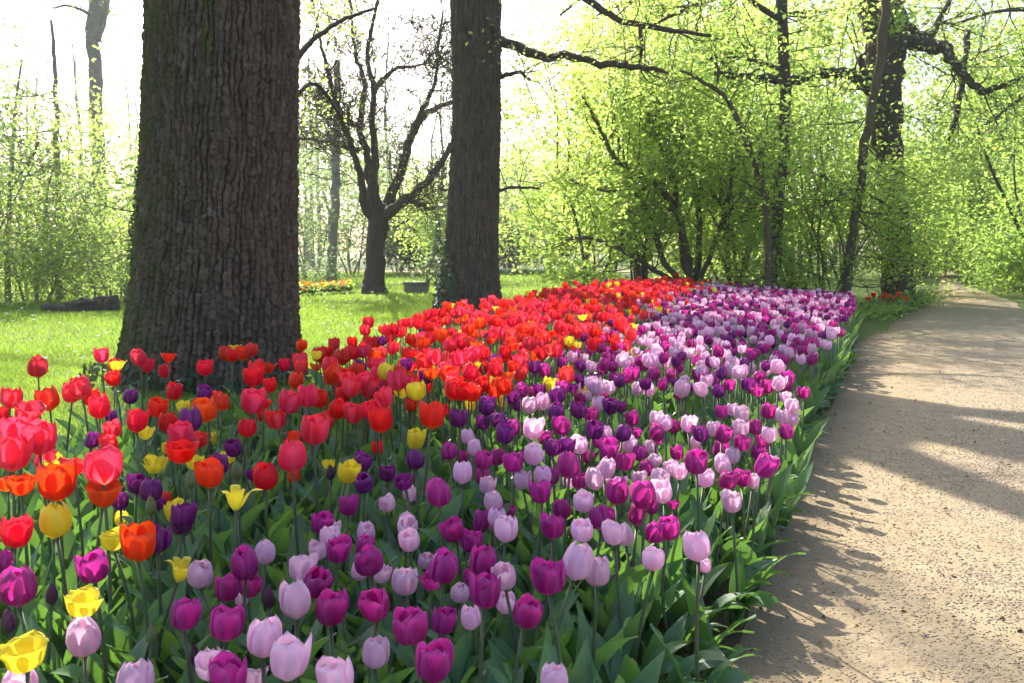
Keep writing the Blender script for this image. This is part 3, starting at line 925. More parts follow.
stem_tree("leaning_sapling", "small sapling leaning right beside the grey stone block", "sapling", 428, 23.5,
          [([(426, 292, 5), (429, 270, 5), (434, 250, 4), (438, 225, 3)], 0)], M['bark_pale'], 1100, .11, M['paleleaf'], 12, .9, .2)
for i, (px, Y, h, nl, mat, lab) in enumerate([
        (-30, 18.5, 3.4, 4000, 'paleleaf', "pale green young tree cut by the photo's left edge"),
        (28, 19.5, 3.2, 4200, 'hazel', "light green young tree left of the log pile"),
        (78, 21, 3.0, 4200, 'paleleaf', "light green young tree behind the log pile"),
        (118, 19, 2.6, 3200, 'hazel', "small bushy tree between the stake guard and the massive oak"),
        (150, 38, 6.5, 3500, 'midleaf', "darker tree mostly hidden behind the massive oak"),
        (306, 36, 6.0, 3600, 'paleleaf', "pale tree peeping out right of the massive oak"),
        (352, 40, 5.6, 3600, 'paleleaf', "pale tree behind the bare spreading tree's trunk"),
        (400, 44, 5.0, 3600, 'paleleaf', "pale bushy tree below the spreading limbs"),
        (440, 31, 2.6, 2600, 'hazel', "light green bush just left of the ivied trunk"),
        (515, 46, 6.0, 3600, 'paleleaf', "pale tree seen right of the ivied trunk"),
        (548, 40, 4.0, 3200, 'hazel', "light green bush where the meadow meets the thicket")]):
    thicket(lab, px, Y, h * 1.25, 5, int(nl * (.75 if Y < 24 else 1.7)), .085 if Y < 24 else .12, M['hazel' if Y < 24 else mat], "light green trees along the meadow's far side", "young_tree", .25, 'bark_pale', .4, "tree", 1.8, .32, 10)
for px, Y, lab in [(-10, 18.0, "low leafy undergrowth at the photo's left edge"), (36, 18.6, "low leafy undergrowth left of the log pile"), (72, 19.2, "low leafy undergrowth right behind the log pile"), (112, 18.2, "low leafy undergrowth behind the stake guard"), (52, 23, "taller undergrowth deeper in the wood behind the log pile")]:
    thicket(lab, px, Y, 1.3 if Y < 20 else 2.4, 7, 1900, .08, M['hazel'], "undergrowth along the wood's near edge", "undergrowth_shrub", .55, 'bark_pale', .8, "shrub", .9, .2, 8)
for i, (px, Y, lab) in enumerate([(396, 40, "dark dusky bush behind the bare spreading tree"), (425, 41, "dark dusky bush above the grey stone block"), (455, 43, "dark dusky bush hidden behind the ivied trunk"), (520, 44, "dark dusky bush right of the ivied trunk")]):
    thicket(lab, px, Y, 3.0, 8, 5000, .13, M['blueleaf'], "dusky bushes along the pale far path", "dusky_bush", .5, 'bark', .8, "bush", 1.2, .25, 8)
for i, (px, h) in enumerate([(505, 4.6), (511, 5.0), (519, 4.4)]):
    stem_tree("thin_trunk", ["thin far trunk nearest the ivied trunk's right side", "middle of three thin far trunks right of the ivied trunk", "thin far trunk standing furthest from the ivied trunk"][i], "tree", px, 50,
              [([(px + 2, 150, 2.5), (px + 1, 200, 3), (px, 240, 3), (px - 1, 275, 4)], 0)], M['bark_pale'], 400, .16, M['paleleaf'], 6, 1.5, .4, group="thin trunks in the distance")

# far woods: one mass nobody could count
N = 42000
ang = rng.uniform(-1.0, 1.05, N)
dist = rng.uniform(58, 95, N)
xx, yy = np.sin(ang) * dist, np.cos(ang) * dist
ph = np.abs(np.degrees(ang))
top = 8.0 + 4.0 * vnoise(ang * 14, dist * 0, 2) + 2.0 * vnoise(ang * 45, dist * .2, 3) + np.clip((np.degrees(ang) - 2) * 1.1, 0, 9)
zz = top * rng.uniform(0, 1, N) ** .8
c = np.stack([xx, yy, zz], 1)
mb = MB()
for k_, (a_, b_) in enumerate(((0, 28000), (28000, N))):
    V, Q, r = leaves(c[a_:b_], b_ - a_, .46, .3); mb.add(V, Q, None, k_ * 2, r)
for k in range(170):
    a, dd = rng.uniform(-.9, .9), rng.uniform(58, 92)
    hgt = rng.uniform(7, 17)
    p0 = np.array((math.sin(a) * dd, math.cos(a) * dd, 0))
    pts = np.array([p0 + np.array((rng.normal() * .25 * t, 0, hgt * t)) for t in np.linspace(0, 1, 6)])
    V, Q, T = tube(pts, np.linspace(.16, .05, 6), 6)
    mb.add(V, Q, T, 1, .5)
o = link("distant_woods", mb.build("distant_woods", [M['paleleaf'], M['bark_pale'], M['blueleaf']], smooth=False))
tag(o, "hazy mass of pale spring woods beyond the meadow", "woods", kind="stuff")

# ------------------------------------------------------------------ small things in the meadow
# fallen log pile
b = at(82, 312)
root = tag(empty("log_pile", (b[0], b[1], 0)), "heap of dark weathered logs lying at the meadow's far left", "log pile")
for k, (dx, dy, dz, L, r, a, tilt) in enumerate([(-.1, 0, .08, 1.15, .075, .08, .05), (.15, .2, .08, .9, .085, -.12, -.05), (.28, .1, .20, .62, .07, .25, .22), (-.42, .15, .06, .55, .05, .7, .1), (.05, -.1, .17, .7, .035, -.3, .25), (.42, .05, .16, .4, .05, 1.0, .5)]):
    t = np.linspace(-.5, .5, 12)
    pts = np.stack([dx + t * L * math.cos(a), dy + t * L * math.sin(a) + .03 * np.sin(t * 9 + k), dz + t * L * tilt * .5 + .015 * np.sin(t * 11)], 1)
    V, Q, T = tube(pts, r * (1 + .16 * np.sin(t * 13 + k) + .1 * rng.normal(size=12)), 14)
    V = V + rng.normal(size=V.shape) * r * .07
    mb = MB(); mb.add(V, Q, T)
    link("log", mb.build("log", [M['bark']]), root)


def bevel_box(mb, c, s, bev=.02, m=0, rz=0.0):
    x, y, z = np.asarray(s) / 2
    V = []
    for zz, ins in ((-z, bev), (-z + bev, 0), (z - bev, 0), (z, bev)):
        for sx, sy in ((-1, -1), (1, -1), (1, 1), (-1, 1)):
            V.append((sx * (x - ins), sy * (y - ins), zz))
    V = np.array(V)
    cr, sr = math.cos(rz), math.sin(rz)
    V = np.stack([V[:, 0] * cr - V[:, 1] * sr, V[:, 0] * sr + V[:, 1] * cr, V[:, 2]], 1) + np.asarray(c)
    Q = [[3, 2, 1, 0], [12, 13, 14, 15]] + [[j * 4 + i, j * 4 + (i + 1) % 4, (j + 1) * 4 + (i + 1) % 4, (j + 1) * 4 + i] for j in range(3) for i in range(4)]
    mb.add(V, Q, None, m)


b = at(415, 292.5)
root = tag(empty("stone_block", (b[0], b[1], 0)), "low grey stone block set on the grass beside the leaning sapling", "stone block")
mb = MB(); bevel_box(mb, (0, .2, .10), (.56, .40, .20), .02)
link("plinth", mb.build("plinth", [M['stone']], smooth=False), root)
mb = MB(); bevel_box(mb, (0, .2, .238), (.64, .48, .07), .015)
link("slab", mb.build("slab", [M['stone']], smooth=False), root)

b = at(103, 306)
root = tag(empty("tree_guard", (b[0], b[1], 0)), "small thin wooden stake guard standing just behind the log pile", "tree guard")
for sx in (-.15, .15):
    mb = MB(); bevel_box(mb, (sx, 0, .2), (.028, .028, .40), .005)
    link("stake", mb.build("stake", [M['wood']], smooth=False), root)
mb = MB(); bevel_box(mb, (0, -.025, .36), (.37, .018, .028), .004)
link("rail", mb.build("rail", [M['wood']], smooth=False), root)

# ------------------------------------------------------------------ grass
def grass_patch(N, y0, y1, h, w, pxr=(-60, 640)):
    y = np.exp(rng.uniform(math.log(y0), math.log(y1), N))
    px = rng.uniform(*pxr, N)
    x = (px - 512) / F * y
    xl = interp(BED_L, np.clip(y, .55, 18)) - .02
    keep = (y > 18.2) | (x < xl)
    keep &= np.hypot(x - base1[0], y - Y1) > .80
    keep &= np.hypot(x - base2[0], y - Y2) > .50
    keep &= ~((y > 17) & (x > 2.5 + (y - 17) * .1))
    x, y = x[keep], y[keep]
    n_ = len(x)
    z0 = .035 * vnoise(x * .31, y * .31, 3) * np.clip((y - 6) / 6, 0, 1)
    hh = h * rng.uniform(.5, 1.4, n_) * (1 + .5 * vnoise(x * 1.3, y * 1.3, 6))
    th = rng.uniform(0, 2 * np.pi, n_)
    ww = w * (1 + y / 9)
    dx, dy = np.cos(th) * ww / 2, np.sin(th) * ww / 2
    lx, ly = rng.normal(size=(2, n_)) * hh * .45
    V = np.stack([np.stack([x - dx, y - dy, z0], 1), np.stack([x + dx, y + dy, z0], 1), np.stack([x + lx, y + ly, z0 + hh], 1)], 1).reshape(-1, 3)
    return V, np.arange(n_ * 3).reshape(-1, 3), np.repeat(rng.uniform(size=n_), 3)


mb = MB()
for a in ((90000, 3.0, 9, .050, .004), (110000, 7, 18, .055, .005), (80000, 14, 44, .07, .008)):
    V, T, r = grass_patch(*a); mb.add(V, None, T, 0, r)
tag(link("grass", mb.build("grass", [M['grass']], smooth=False)), "short bright grass blades of the sunlit meadow", "grass", kind="stuff")

# daisies and dandelions in the grass
mb = MB()
for k in range(420):
    y = math.exp(rng.uniform(math.log(5.5), math.log(40))); x = (rng.uniform(-20, 560) - 512) / F * y
    if y < 18.2 and x > interp(BED_L, y) - .3: continue
    s = .014 + .0012 * y * rng.uniform(.3, 1)
    th = np.linspace(0, 2 * np.pi, 7)[:-1]
    zc = .07 + rng.uniform(0, .03)
    V = np.vstack([np.stack([x + s * np.cos(th), y + s * np.sin(th), zc + .006 * np.cos(3 * th)], 1), [[x, y, zc + .006]]])
    mb.add(V, None, [[6, i, (i + 1) % 6] for i in range(6)], 0 if rng.uniform() < .8 else 1)
tag(link("meadow_flowers", mb.build("meadow_flowers", [M['white'], M['yellow']], smooth=False)), "tiny white and yellow flowers dotted through the meadow grass", "wild flowers", kind="stuff")

# far strips of flowers
def flower_strip(name, label, c0, c1, wid, N, mats, size, hz=.3):
    mb = MB()
    t = rng.uniform(size=N); off = rng.normal(size=N) * wid
    P = np.array(c0)[None] * (1 - t[:, None]) + np.array(c1)[None] * t[:, None]
    P = np.stack([P[:, 0], P[:, 1] + off, rng.uniform(hz * .4, hz, N)], 1)
    k = rng.integers(0, len(mats) * 10, N) // 10
    for i in range(len(mats)):
        V, Q, r = leaves(P[k == i], int((k == i).sum()), size, .02)
        mb.add(V, Q, None, i, r)
    V, Q, r = leaves(P * np.array((1, 1, .6)), N * 2, size * 1.4, .05); V[:, 2] = np.maximum(V[:, 2], .02); mb.add(V, Q, None, len(mats), r)
    tag(link(name, mb.build(name, mats + [M['deepleaf']], smooth=False)), label, "flowers", kind="stuff")


a, b = at(292, 295), at(350, 292)
flower_strip("yellow_flowers", "narrow strip of yellow and orange flowers at the meadow's far edge", a[:2], b[:2], .25, 420, [M['yellow'], M['orange']], .10)
flower_strip("white_flowers", "pale strip of small white flowers along the far path", (-2.5, 41.2), (3.5, 41.6), .25, 900, [M['white']], .11, .25)
flower_strip("orange_flowers", "orange flowers edging the far side of the path", at(990, 284)[:2] + np.array((.25, 0)), at(1060, 297)[:2] + np.array((.25, 0)), .25, 300, [M['orange'], M['yellow']], .09, .35)
flower_strip("border_plants", "low dark green plants beside the path under the oak", at(853, 322)[:2], at(926, 303)[:2], .40, 700, [M['deepleaf'], M['deepleaf'], M['darkleaf']], .06, .30)

# ------------------------------------------------------------------ the bright hazy air between the trees
n = NT("haze_air")
v = n.new("VolumePrincipled")
v.inputs["Color"].default_value = (.94, .97, 1.0, 1)
v.inputs["Density"].default_value = .0007
v.inputs["Anisotropy"].default_value = .35
n.l.new(v.outputs[0], n.out.inputs[1])
mb = MB(); bevel_box(mb, (0, 80, 9.5), (330, 300, 22), .01)
tag(link("haze", mb.build("haze", [n.m], smooth=False)), "pale sunlit morning haze between the trees", "haze", kind="stuff")

# ------------------------------------------------------------------ grit and litter on the path
def pebbles(N, y0, y1, s0, s1, side):
    out = MB()
    y = np.exp(rng.uniform(math.log(y0), math.log(y1), N))
    u = np.clip(rng.beta(*side, N), .04, .98)
    x = interp(PATH_L, y) * (1 - u) + interp(PATH_R, y) * u
    O = np.array([(1, 0, 0), (-1, 0, 0), (0, 1, 0), (0, -1, 0), (0, 0, 1), (0, 0, -.6)], float)
    T = np.array([(0, 2, 4), (2, 1, 4), (1, 3, 4), (3, 0, 4), (2, 0, 5), (1, 2, 5), (3, 1, 5), (0, 3, 5)])
    s = rng.uniform(s0, s1, N) ** 1
    V = O[None] * s[:, None, None] * rng.uniform(.6, 1.3, (N, 6, 1)) * np.array((1, 1, .55))
    V += np.stack([x, y, .008 + .005 * (vnoise(x * 2.1, y * 2.1, 9) + 1) + .012 * np.sin(np.pi * u) + s * .2], 1)[:, None]
    TT = (T[None] + np.arange(N)[:, None, None] * 6).reshape(-1, 3)
    return V.reshape(-1, 3), TT, np.repeat(rng.uniform(size=N), 6)


mb = MB()
for a in ((26000, 2.1, 6, .0015, .0052, (2.2, 3.2)), (14000, 4, 14, .002, .006, (2.0, 1.8))):
    V, T, r = pebbles(*a); mb.add(V, None, T, 0, r)
tag(link("path_gravel", mb.build("path_gravel", [M['grit']])), "fine loose grit strewn over the trodden path", "gravel", kind="stuff")
N = 900
y = np.exp(rng.uniform(math.log(2.2), math.log(12), N)); u = np.clip(rng.uniform(.0, .95, N) ** 2.2, .015, 1)
P = np.stack([interp(PATH_L, y) * (1 - u) + interp(PATH_R, y) * u, y, np.full(N, .030)], 1)
V, Q, r = leaves(P, N, .016, .004, .35)
mb = MB(); mb.add(V, Q, None, 0, r)
tag(link("fallen_litter", mb.build("fallen_litter", [M['litter']], smooth=False)), "scattered dry scraps of leaf and bud scales on the path", "litter", kind="stuff")

# ------------------------------------------------------------------ TULIPS
rng = np.random.default_rng(23)
PROF = {   # (t, radius) and height, petal half angle
    'closed': ([0, .10, .30, .55, .80, .93, 1], [.07, .34, .49, .50, .44, .35, .26], 1.22, 66, .35),
    'cup':    ([0, .10, .30, .55, .80, .93, 1], [.07, .34, .47, .50, .49, .46, .42], 1.14, 64, .35),
    'open':   ([0, .10, .30, .55, .80, .93, 1], [.07, .26, .38, .43, .48, .51, .53], .80, 58, .5),
    'star':   ([0, .10, .30, .55, .80, .93, 1], [.06, .20, .30, .36, .46, .56, .64], .74, 44, .9),
    'bud':    ([0, .10, .30, .55, .80, .93, 1], [.10, .32, .48, .46, .30, .15, .03], 2.0, 70, .2),
}


def bloom_arrays(form, seed, nu=7, nv=10):
    g = np.random.default_rng(seed)
    tt, rr, H, A, jit = PROF[form]
    Vs, Qs, UVs = [], [], []
    v = np.linspace(0, 1, nv) ** .85
    u = np.linspace(-1, 1, nu)
    for k in range(6):
        inner = k % 2
        ph = k * math.pi / 3 + g.normal() * .07
        hk = H * (1 + g.normal() * .05) * (.97 if inner else 1.0)
        lean = g.normal() * .07 * (1 + jit) + (.0 if inner else .015)
        twist = g.normal() * .10
        U, W = np.meshgrid(u, v)
        half = math.radians(A) * (W + .02) ** .30 * np.clip(1 - W ** (4.2 if form != 'star' else 2.6), 0, 1) ** .55
        if form == 'star': half = math.radians(A) * (W + .02) ** .3 * np.clip(1 - W ** 2.0, 0, 1) ** .75
        half *= 1 + g.normal() * .05
        rad = np.interp(W, tt, rr) * (.90 if inner else 1.0)
        rad = rad + lean * W ** 2 * .8
        rad = rad * (1 - .07 * U ** 2 * (1 if inner else -.2)) + .012 * g.normal() * np.sin(U * 3 + k) * W
        rad += .022 * (1 - U ** 2) * np.sin(np.pi * W) * (1 if not inner else .4)       # ribbed back
        ph_ = ph + U * half / np.maximum(.35, 1) + twist * W
        z = hk * W - (.05 * U ** 2) * W * hk
        z += .018 * np.sin(U * 5 + g.uniform(0, 6)) * W ** 6 * (1 + 2 * jit)
        if form == 'star':
            z = hk * np.sin(W * np.pi / 2 * 1.15) / math.sin(np.pi / 2 * 1.0)
        if form == 'open':
            z = z - .06 * W ** 6
        Vs.append(np.stack([rad * np.cos(ph_), rad * np.sin(ph_), z], -1).reshape(-1, 3))
        Qs.append(grid_faces(nu, nv) + k * nu * nv)
        UVs.append(np.stack([(U + 1) / 2, W], -1).reshape(-1, 2))
    return np.concatenate(Vs), np.concatenate(Qs), np.concatenate(UVs)


def leaf_arrays(seed, nu=5, nv=10, flop=None):
    g = np.random.default_rng(seed)
    L = g.uniform(.24, .36); wid = g.uniform(.028, .043)
    bend = g.uniform(.15, .85) if flop is None else flop
    t = np.linspace(0, 1, nv)
    ang = R(8) + bend * (t ** 1.6) * 1.25 + g.uniform(.02, .25)
    ds = L / (nv - 1)
    x = np.concatenate([[0], np.cumsum(np.sin(ang[:-1]) * ds)])
    z = np.concatenate([[0], np.cumsum(np.cos(ang[:-1]) * ds)])
    w = wid * (np.sin(np.pi * np.clip(t * .93 + .10, 0, 1)) ** .75) * (1 + .12 * np.sin(t * 5 + seed))
    w[-1] = .001
    u = np.linspace(-1, 1, nu)
    tw = g.normal() * .7
    fold = .5 * (1 - .6 * t)
    V = []
    for j in range(nv):
        nx, nz = math.cos(ang[j]), -math.sin(ang[j])      # the leaf's upper face looks inwards
        a = tw * t[j] ** 1.5
        for uu in u:
            s = uu * w[j]
            up = abs(uu) * w[j] * fold[j] + .006 * math.sin(9 * t[j] + 2 * uu + seed) * abs(uu)
            sy, sn = s * math.cos(a) - up * math.sin(a), s * math.sin(a) + up * math.cos(a)
            V.append((x[j] - nx * sn + .006, sy, z[j] - nz * sn))
    uv = np.stack(np.meshgrid((u + 1) / 2, t), -1).reshape(-1, 2)
    return np.array(V), grid_faces(nu, nv), uv


def stem_arrays(seed, ns=6, nv=6):
    g = np.random.default_rng(seed)
    t = np.linspace(0, 1, nv)
    a = g.uniform(0, 6.28); b = g.uniform(.0, .03)
    pts = np.stack([np.cos(a) * b * np.sin(np.pi * t), np.sin(a) * b * np.sin(np.pi * t), t], 1)
    V, Q, T = tube(pts, 1.0, ns)
    # radius given in metres, height in units of the stem's length
    c = np.repeat(pts, ns, 0)
    r = .0042 * (1.12 - .25 * np.repeat(t, ns))
    d = V[:nv * ns] - c
    d[:, 2] = 0
    d /= np.linalg.norm(d, axis=1, keepdims=True) + 1e-9
    V[:nv * ns] = c + d * r[:, None]
    return V, Q, T


NVAR = 8
FORMS = ('closed', 'cup', 'open', 'star', 'bud')
BL_HI = {(f, k): bloom_arrays(f, 100 * i + k) for i, f in enumerate(FORMS) for k in range(NVAR)}
BL_LO = {(f, k): bloom_arrays(f, 100 * i + k, 4, 6) for i, f in enumerate(FORMS) for k in range(NVAR)}
LF_HI = [leaf_arrays(k) for k in range(8)]
LF_LO = [leaf_arrays(k, 3, 6) for k in range(8)]
LF_FLOP = [leaf_arrays(50 + k, 5, 10, 1.25 + .16 * k) for k in range(5)]
ST = [stem_arrays(k) for k in range(4)]

# blooms read off the photo: crop origin, then x, y, width in the crop's enlargement (x 4.19) and colour
CROPS = {
    (0, 520): "60,50,120,R;225,35,110,Y;20,170,80,P;75,275,150,P;397,190,130,P;475,80,125,Y;575,95,135,O;660,75,105,V;765,10,90,V;345,350,150,Yo;354,490,140,L;110,560,190,Yo;90,665,140,L;563,640,150,L;745,215,115,Ys;836,220,105,L;770,398,125,P;215,310,50,u;40,425,55,u;880,610,140,Lo;810,565,45,u;635,480,45,b",
    (200, 520): "190,175,115,P;270,130,90,L;110,285,105,P;200,275,90,P;175,330,60,L;288,320,55,u;107,430,140,P;262,490,140,L;367,572,160,L;45,610,120,L;125,655,150,P;235,665,110,Lo;580,640,155,L;405,330,135,L;425,200,110,L;475,240,120,P;545,370,130,P;595,340,90,P;497,125,80,L;540,60,85,L;575,125,95,P;505,20,80,P;700,50,75,L;690,105,85,P;718,165,120,P;665,210,75,L;750,220,75,L;858,240,110,L;745,350,125,P;728,555,115,L",
    (400, 520): "45,75,90,L;30,8,80,L;35,245,85,L;235,30,95,P;288,80,90,P;340,15,65,P;440,40,95,L;390,10,60,L;105,165,70,L;172,190,125,P;130,255,95,P;340,165,110,P;440,220,105,L;248,300,80,L;350,300,135,P;310,240,75,P;305,405,85,L;440,345,80,L;520,378,125,P;55,435,150,P;168,415,105,P;137,590,155,P;625,235,145,P;728,150,130,L;828,210,110,L;768,30,95,L;640,30,95,P;645,665,120,L",
    (600, 450): "60,345,95,L;110,350,80,L;225,450,95,L;415,402,112,L;442,487,55,L;20,280,70,P;155,268,80,P;290,325,95,P;235,345,80,P;68,175,95,P;20,95,65,L;90,135,65,L;185,190,100,P;165,120,65,L;245,115,75,L;272,175,85,L;190,80,60,P;308,228,55,P;213,230,65,P;100,45,75,P;170,15,60,P;220,45,60,L;300,75,60,L;335,90,65,L;405,45,95,P;435,105,75,L;535,120,75,P;597,115,65,P;640,130,60,L;553,218,80,L;675,65,90,P;715,55,60,L;520,55,70,L;555,25,60,L;500,5,55,P;325,15,55,P;660,10,60,P;35,10,70,P",
    (0, 370): "38,110,85,K;5,185,60,R;100,180,130,K;208,115,95,R;300,90,75,K;345,70,85,K;390,110,70,R;415,155,85,R;478,32,60,R;540,108,60,V;468,195,50,V;475,240,70,K;70,255,130,K;165,285,135,K;50,350,130,K;185,370,90,K;380,295,60,V;310,400,110,K;430,385,170,K;460,300,70,K;570,215,85,R;655,155,80,O;610,265,70,Y;727,90,65,R;690,5,50,R;705,215,80,R;770,155,50,Y;800,205,90,V;870,160,100,O;855,100,65,V;905,115,60,K;750,335,130,Ro;770,270,100,K;838,290,65,K;882,285,50,Y;820,390,80,Y;878,435,110,R;648,398,90,Y;35,470,90,O;90,480,120,O;240,470,145,O;225,410,90,Y;427,520,140,O;235,625,130,Y;505,550,70,V;210,520,50,V;570,475,80,V;625,490,90,V;690,540,55,R;665,560,50,V;765,610,95,V;745,590,85,Y;630,570,45,b;505,620,55,Y;910,370,50,V;800,460,40,b;700,330,45,Y",
    (200, 370): "90,130,65,R;195,240,75,R;225,25,80,R;215,105,105,K;295,65,55,R;265,140,60,R;393,42,60,R;362,130,95,K;325,200,80,K;265,190,50,R;450,105,85,K;505,115,70,R;475,245,125,K;520,205,65,K;390,265,65,R;388,360,120,K;150,317,68,V;125,365,65,Y;155,420,45,b;85,395,75,V;215,440,50,V;277,432,105,R;148,545,125,Ys;540,395,60,Y;610,415,85,Y;545,430,35,u;572,160,75,R;600,105,65,R;650,180,80,K;700,80,70,K;610,25,75,K;740,160,80,R;765,205,100,R;780,115,75,K;830,40,85,K;905,70,60,K;745,325,50,R;885,150,50,R;900,290,75,Y;682,382,70,V;690,465,75,V;785,430,65,V;862,465,90,V;784,555,70,L;880,520,60,L;620,567,80,P;505,630,85,P;540,675,75,L;700,670,70,L;868,640,85,L;390,445,50,R;640,80,50,O;570,40,55,K;670,15,60,K;750,15,60,K",
    (400, 370): "75,75,75,K;40,40,60,R;228,85,75,R;300,95,65,R;345,45,65,R;410,75,60,O;130,185,100,R;180,170,65,R;45,145,50,R;130,10,70,O;390,20,60,O;450,25,60,O;290,15,60,O;360,142,70,V;430,130,50,Y;463,110,60,V;495,145,50,V;250,200,75,V;290,150,50,Y;345,220,60,V;418,207,65,V;440,270,75,V;470,235,65,P;550,245,80,L;545,148,60,L;600,130,60,L;570,95,50,P;665,100,65,V;720,75,55,V;835,60,65,L;790,105,50,L;830,140,55,L;755,120,50,P;745,170,65,V;650,168,70,V;675,235,75,P;880,145,60,V;800,190,60,P;805,245,75,V;860,265,60,L;610,287,55,P;290,280,60,L;310,325,60,L;208,340,65,P;262,365,55,P;70,375,75,V;345,375,75,P;400,360,65,P;478,385,85,P;563,337,85,L;525,360,50,P;640,325,70,V;690,320,70,V;760,312,70,L;790,365,55,P;875,330,75,P;840,300,60,P;710,400,95,P;260,430,80,L;365,480,70,L;515,455,75,L;345,440,60,P;600,430,75,L;625,445,65,P;165,510,105,P;50,520,55,L;395,545,80,L;595,513,90,P;340,620,70,P;455,590,55,P;400,610,75,L;690,580,80,P;770,545,85,L;845,610,90,P;750,465,65,P;710,470,55,L;820,455,80,L;855,410,75,L;905,385,50,P",
    (600, 320): "45,350,60,V;90,365,45,V;135,410,60,P;235,410,60,L;275,430,60,L;92,470,65,V;150,475,45,P;310,445,50,P;370,435,65,L;427,475,65,V;400,510,50,L;510,385,55,P;595,395,60,L;555,375,50,L;510,475,70,P;470,455,55,L;595,455,65,L;600,505,65,P;650,450,55,P;715,480,65,L;780,470,60,P;705,370,65,P;765,405,60,L;805,360,55,L;808,415,50,L;855,305,50,P;780,325,45,L;120,520,60,L;220,530,55,L;235,470,65,P;240,500,60,P;508,535,60,P;690,515,60,P",
}
CODE = {'R': 'red', 'K': 'coral', 'O': 'orange', 'Y': 'yellow', 'P': 'purple', 'V': 'violet', 'L': 'lilac', 'b': 'bud', 'u': 'dusk_bud'}
W0 = {'red': .068, 'coral': .072, 'orange': .072, 'yellow': .066, 'purple': .060, 'violet': .056, 'lilac': .058, 'bud': .024, 'dusk_bud': .026}
MIXF = {'red': (.45, .45, .10), 'coral': (.35, .60, .05), 'orange': (.0, .55, .45), 'yellow': (.05, .55, .40), 'purple': (.45, .53, .02), 'violet': (.30, .66, .04), 'lilac': (.62, .36, .02)}
tul = []      # x, y, z of the bloom's middle, width, colour, form


def pick_form(c):
    if c in ('bud', 'dusk_bud'): return 'bud'
    a = MIXF[c]
    k = rng.uniform()
    return 'closed' if k < a[0] else 'cup' if k < a[0] + a[1] else 'open'


for (x0, y0), txt in CROPS.items():
    for it in txt.split(';'):
        f = it.split(',')
        px, py, wpx, c = x0 + float(f[0]) / 4.19, y0 + float(f[1]) / 4.19, float(f[2]) / 4.19, CODE[f[3][0]]
        form = {'o': 'open', 's': 'star'}.get(f[3][1:], None) or pick_form(c)
        tall = c in ('red', 'coral', 'orange')
        z0 = (.50 if tall else .44 if c != 'bud' and c != 'dusk_bud' else .36)
        d1 = at(px, py, z0)[1]
        d2 = W0[c] / wpx * F
        d = d1 ** .6 * d2 ** .4
        p = at_y(px, py, d)
        if not (.30 <= p[2] <= (.66 if tall else .54)):
            p = at(px, py, min(max(p[2], .30), .66 if tall else .54))
        tul.append((p[0], p[1], p[2], min(wpx * p[1] / F * 1.0, .084), c, form, True))

hand_px = np.array([project(t[:3])[:2] for t in tul])
# the rest of the bed: drifts of the same kinds, jittered so that no two share a spot
cell = .128
gxs, gys = np.arange(-2.6, 5.4, cell), np.arange(2.0, 18, cell)
cand = np.array([(a + rng.uniform(-.055, .055), b + rng.uniform(-.055, .055)) for a in gxs for b in gys])
cand = cand[in_bed(cand[:, 0], cand[:, 1], .02)]
bx = interp(BND, cand[:, 1])
for (x, y), b in zip(cand, bx):
    s = x - b + rng.normal() * (.10 + .012 * y)
    k = rng.uniform()
    drift = vnoise(x * 1.9, y * 1.3, 21)
    if s < 0:
        c = 'red' if k < .44 else 'coral' if k < .86 else 'orange' if k < .93 else 'yellow' if k < .97 else 'violet'
        if y < 5 and k > .84: c = ('yellow', 'violet')[int(rng.uniform() < .5)]
        if y > 4.5 and rng.uniform() < .16: continue
        z = .50 + rng.normal() * .045 + .03 * drift
    else:
        kk = k + .22 * drift
        c = 'lilac' if kk < .47 else 'purple' if kk < .88 else 'violet'
        if s < .30 and k > .93: c = 'yellow'
        z = .44 + rng.normal() * .03 + .015 * drift
    px, py, _ = project((x, y, z))
    # leave the nearer part, where each bloom is placed from the photo, as it is
    lim = 398 if px > 330 else 372
    if py > lim - 4: continue
    w = W0[c] * rng.uniform(.88, 1.18)
    tul.append((x, y, z, w, c, pick_form(c), False))

# which show largest: those become individuals
sizes = np.array([t[3] * F / project(t[:3])[2] for t in tul])
prj = np.array([project(t[:3])[:2] for t in tul])
inside = (prj[:, 0] > -15) & (prj[:, 0] < 1039) & (prj[:, 1] < 690)
order = np.argsort(-np.where(inside, sizes, 0))
SINGLE = 300
single = set(int(i) for i in order[:SINGLE])

ORD = "first second third fourth fifth sixth seventh eighth ninth tenth eleventh twelfth thirteenth fourteenth fifteenth sixteenth seventeenth eighteenth nineteenth twentieth".split()
ORD += ["twenty-" + o for o in ORD[:9]] + ["thirtieth"] + ["thirty-" + o for o in ORD[:9]]
CN = {'red': 'red', 'coral': 'pink-flushed red', 'orange': 'orange-red', 'yellow': 'yellow', 'purple': 'magenta-purple', 'violet': 'dark violet', 'lilac': 'pale lilac', 'bud': 'green', 'dusk_bud': 'dusky purple'}
FN = {'closed': 'egg-shaped', 'cup': 'cup-shaped', 'open': 'wide-open', 'star': 'star-shaped', 'bud': 'tight budded'}
NM = {'red': 'red_tulip', 'coral': 'coral_tulip', 'orange': 'orange_tulip', 'yellow': 'yellow_tulip', 'purple': 'purple_tulip', 'violet': 'violet_tulip', 'lilac': 'lilac_tulip', 'bud': 'tulip_bud_plant', 'dusk_bud': 'tulip_bud_plant'}


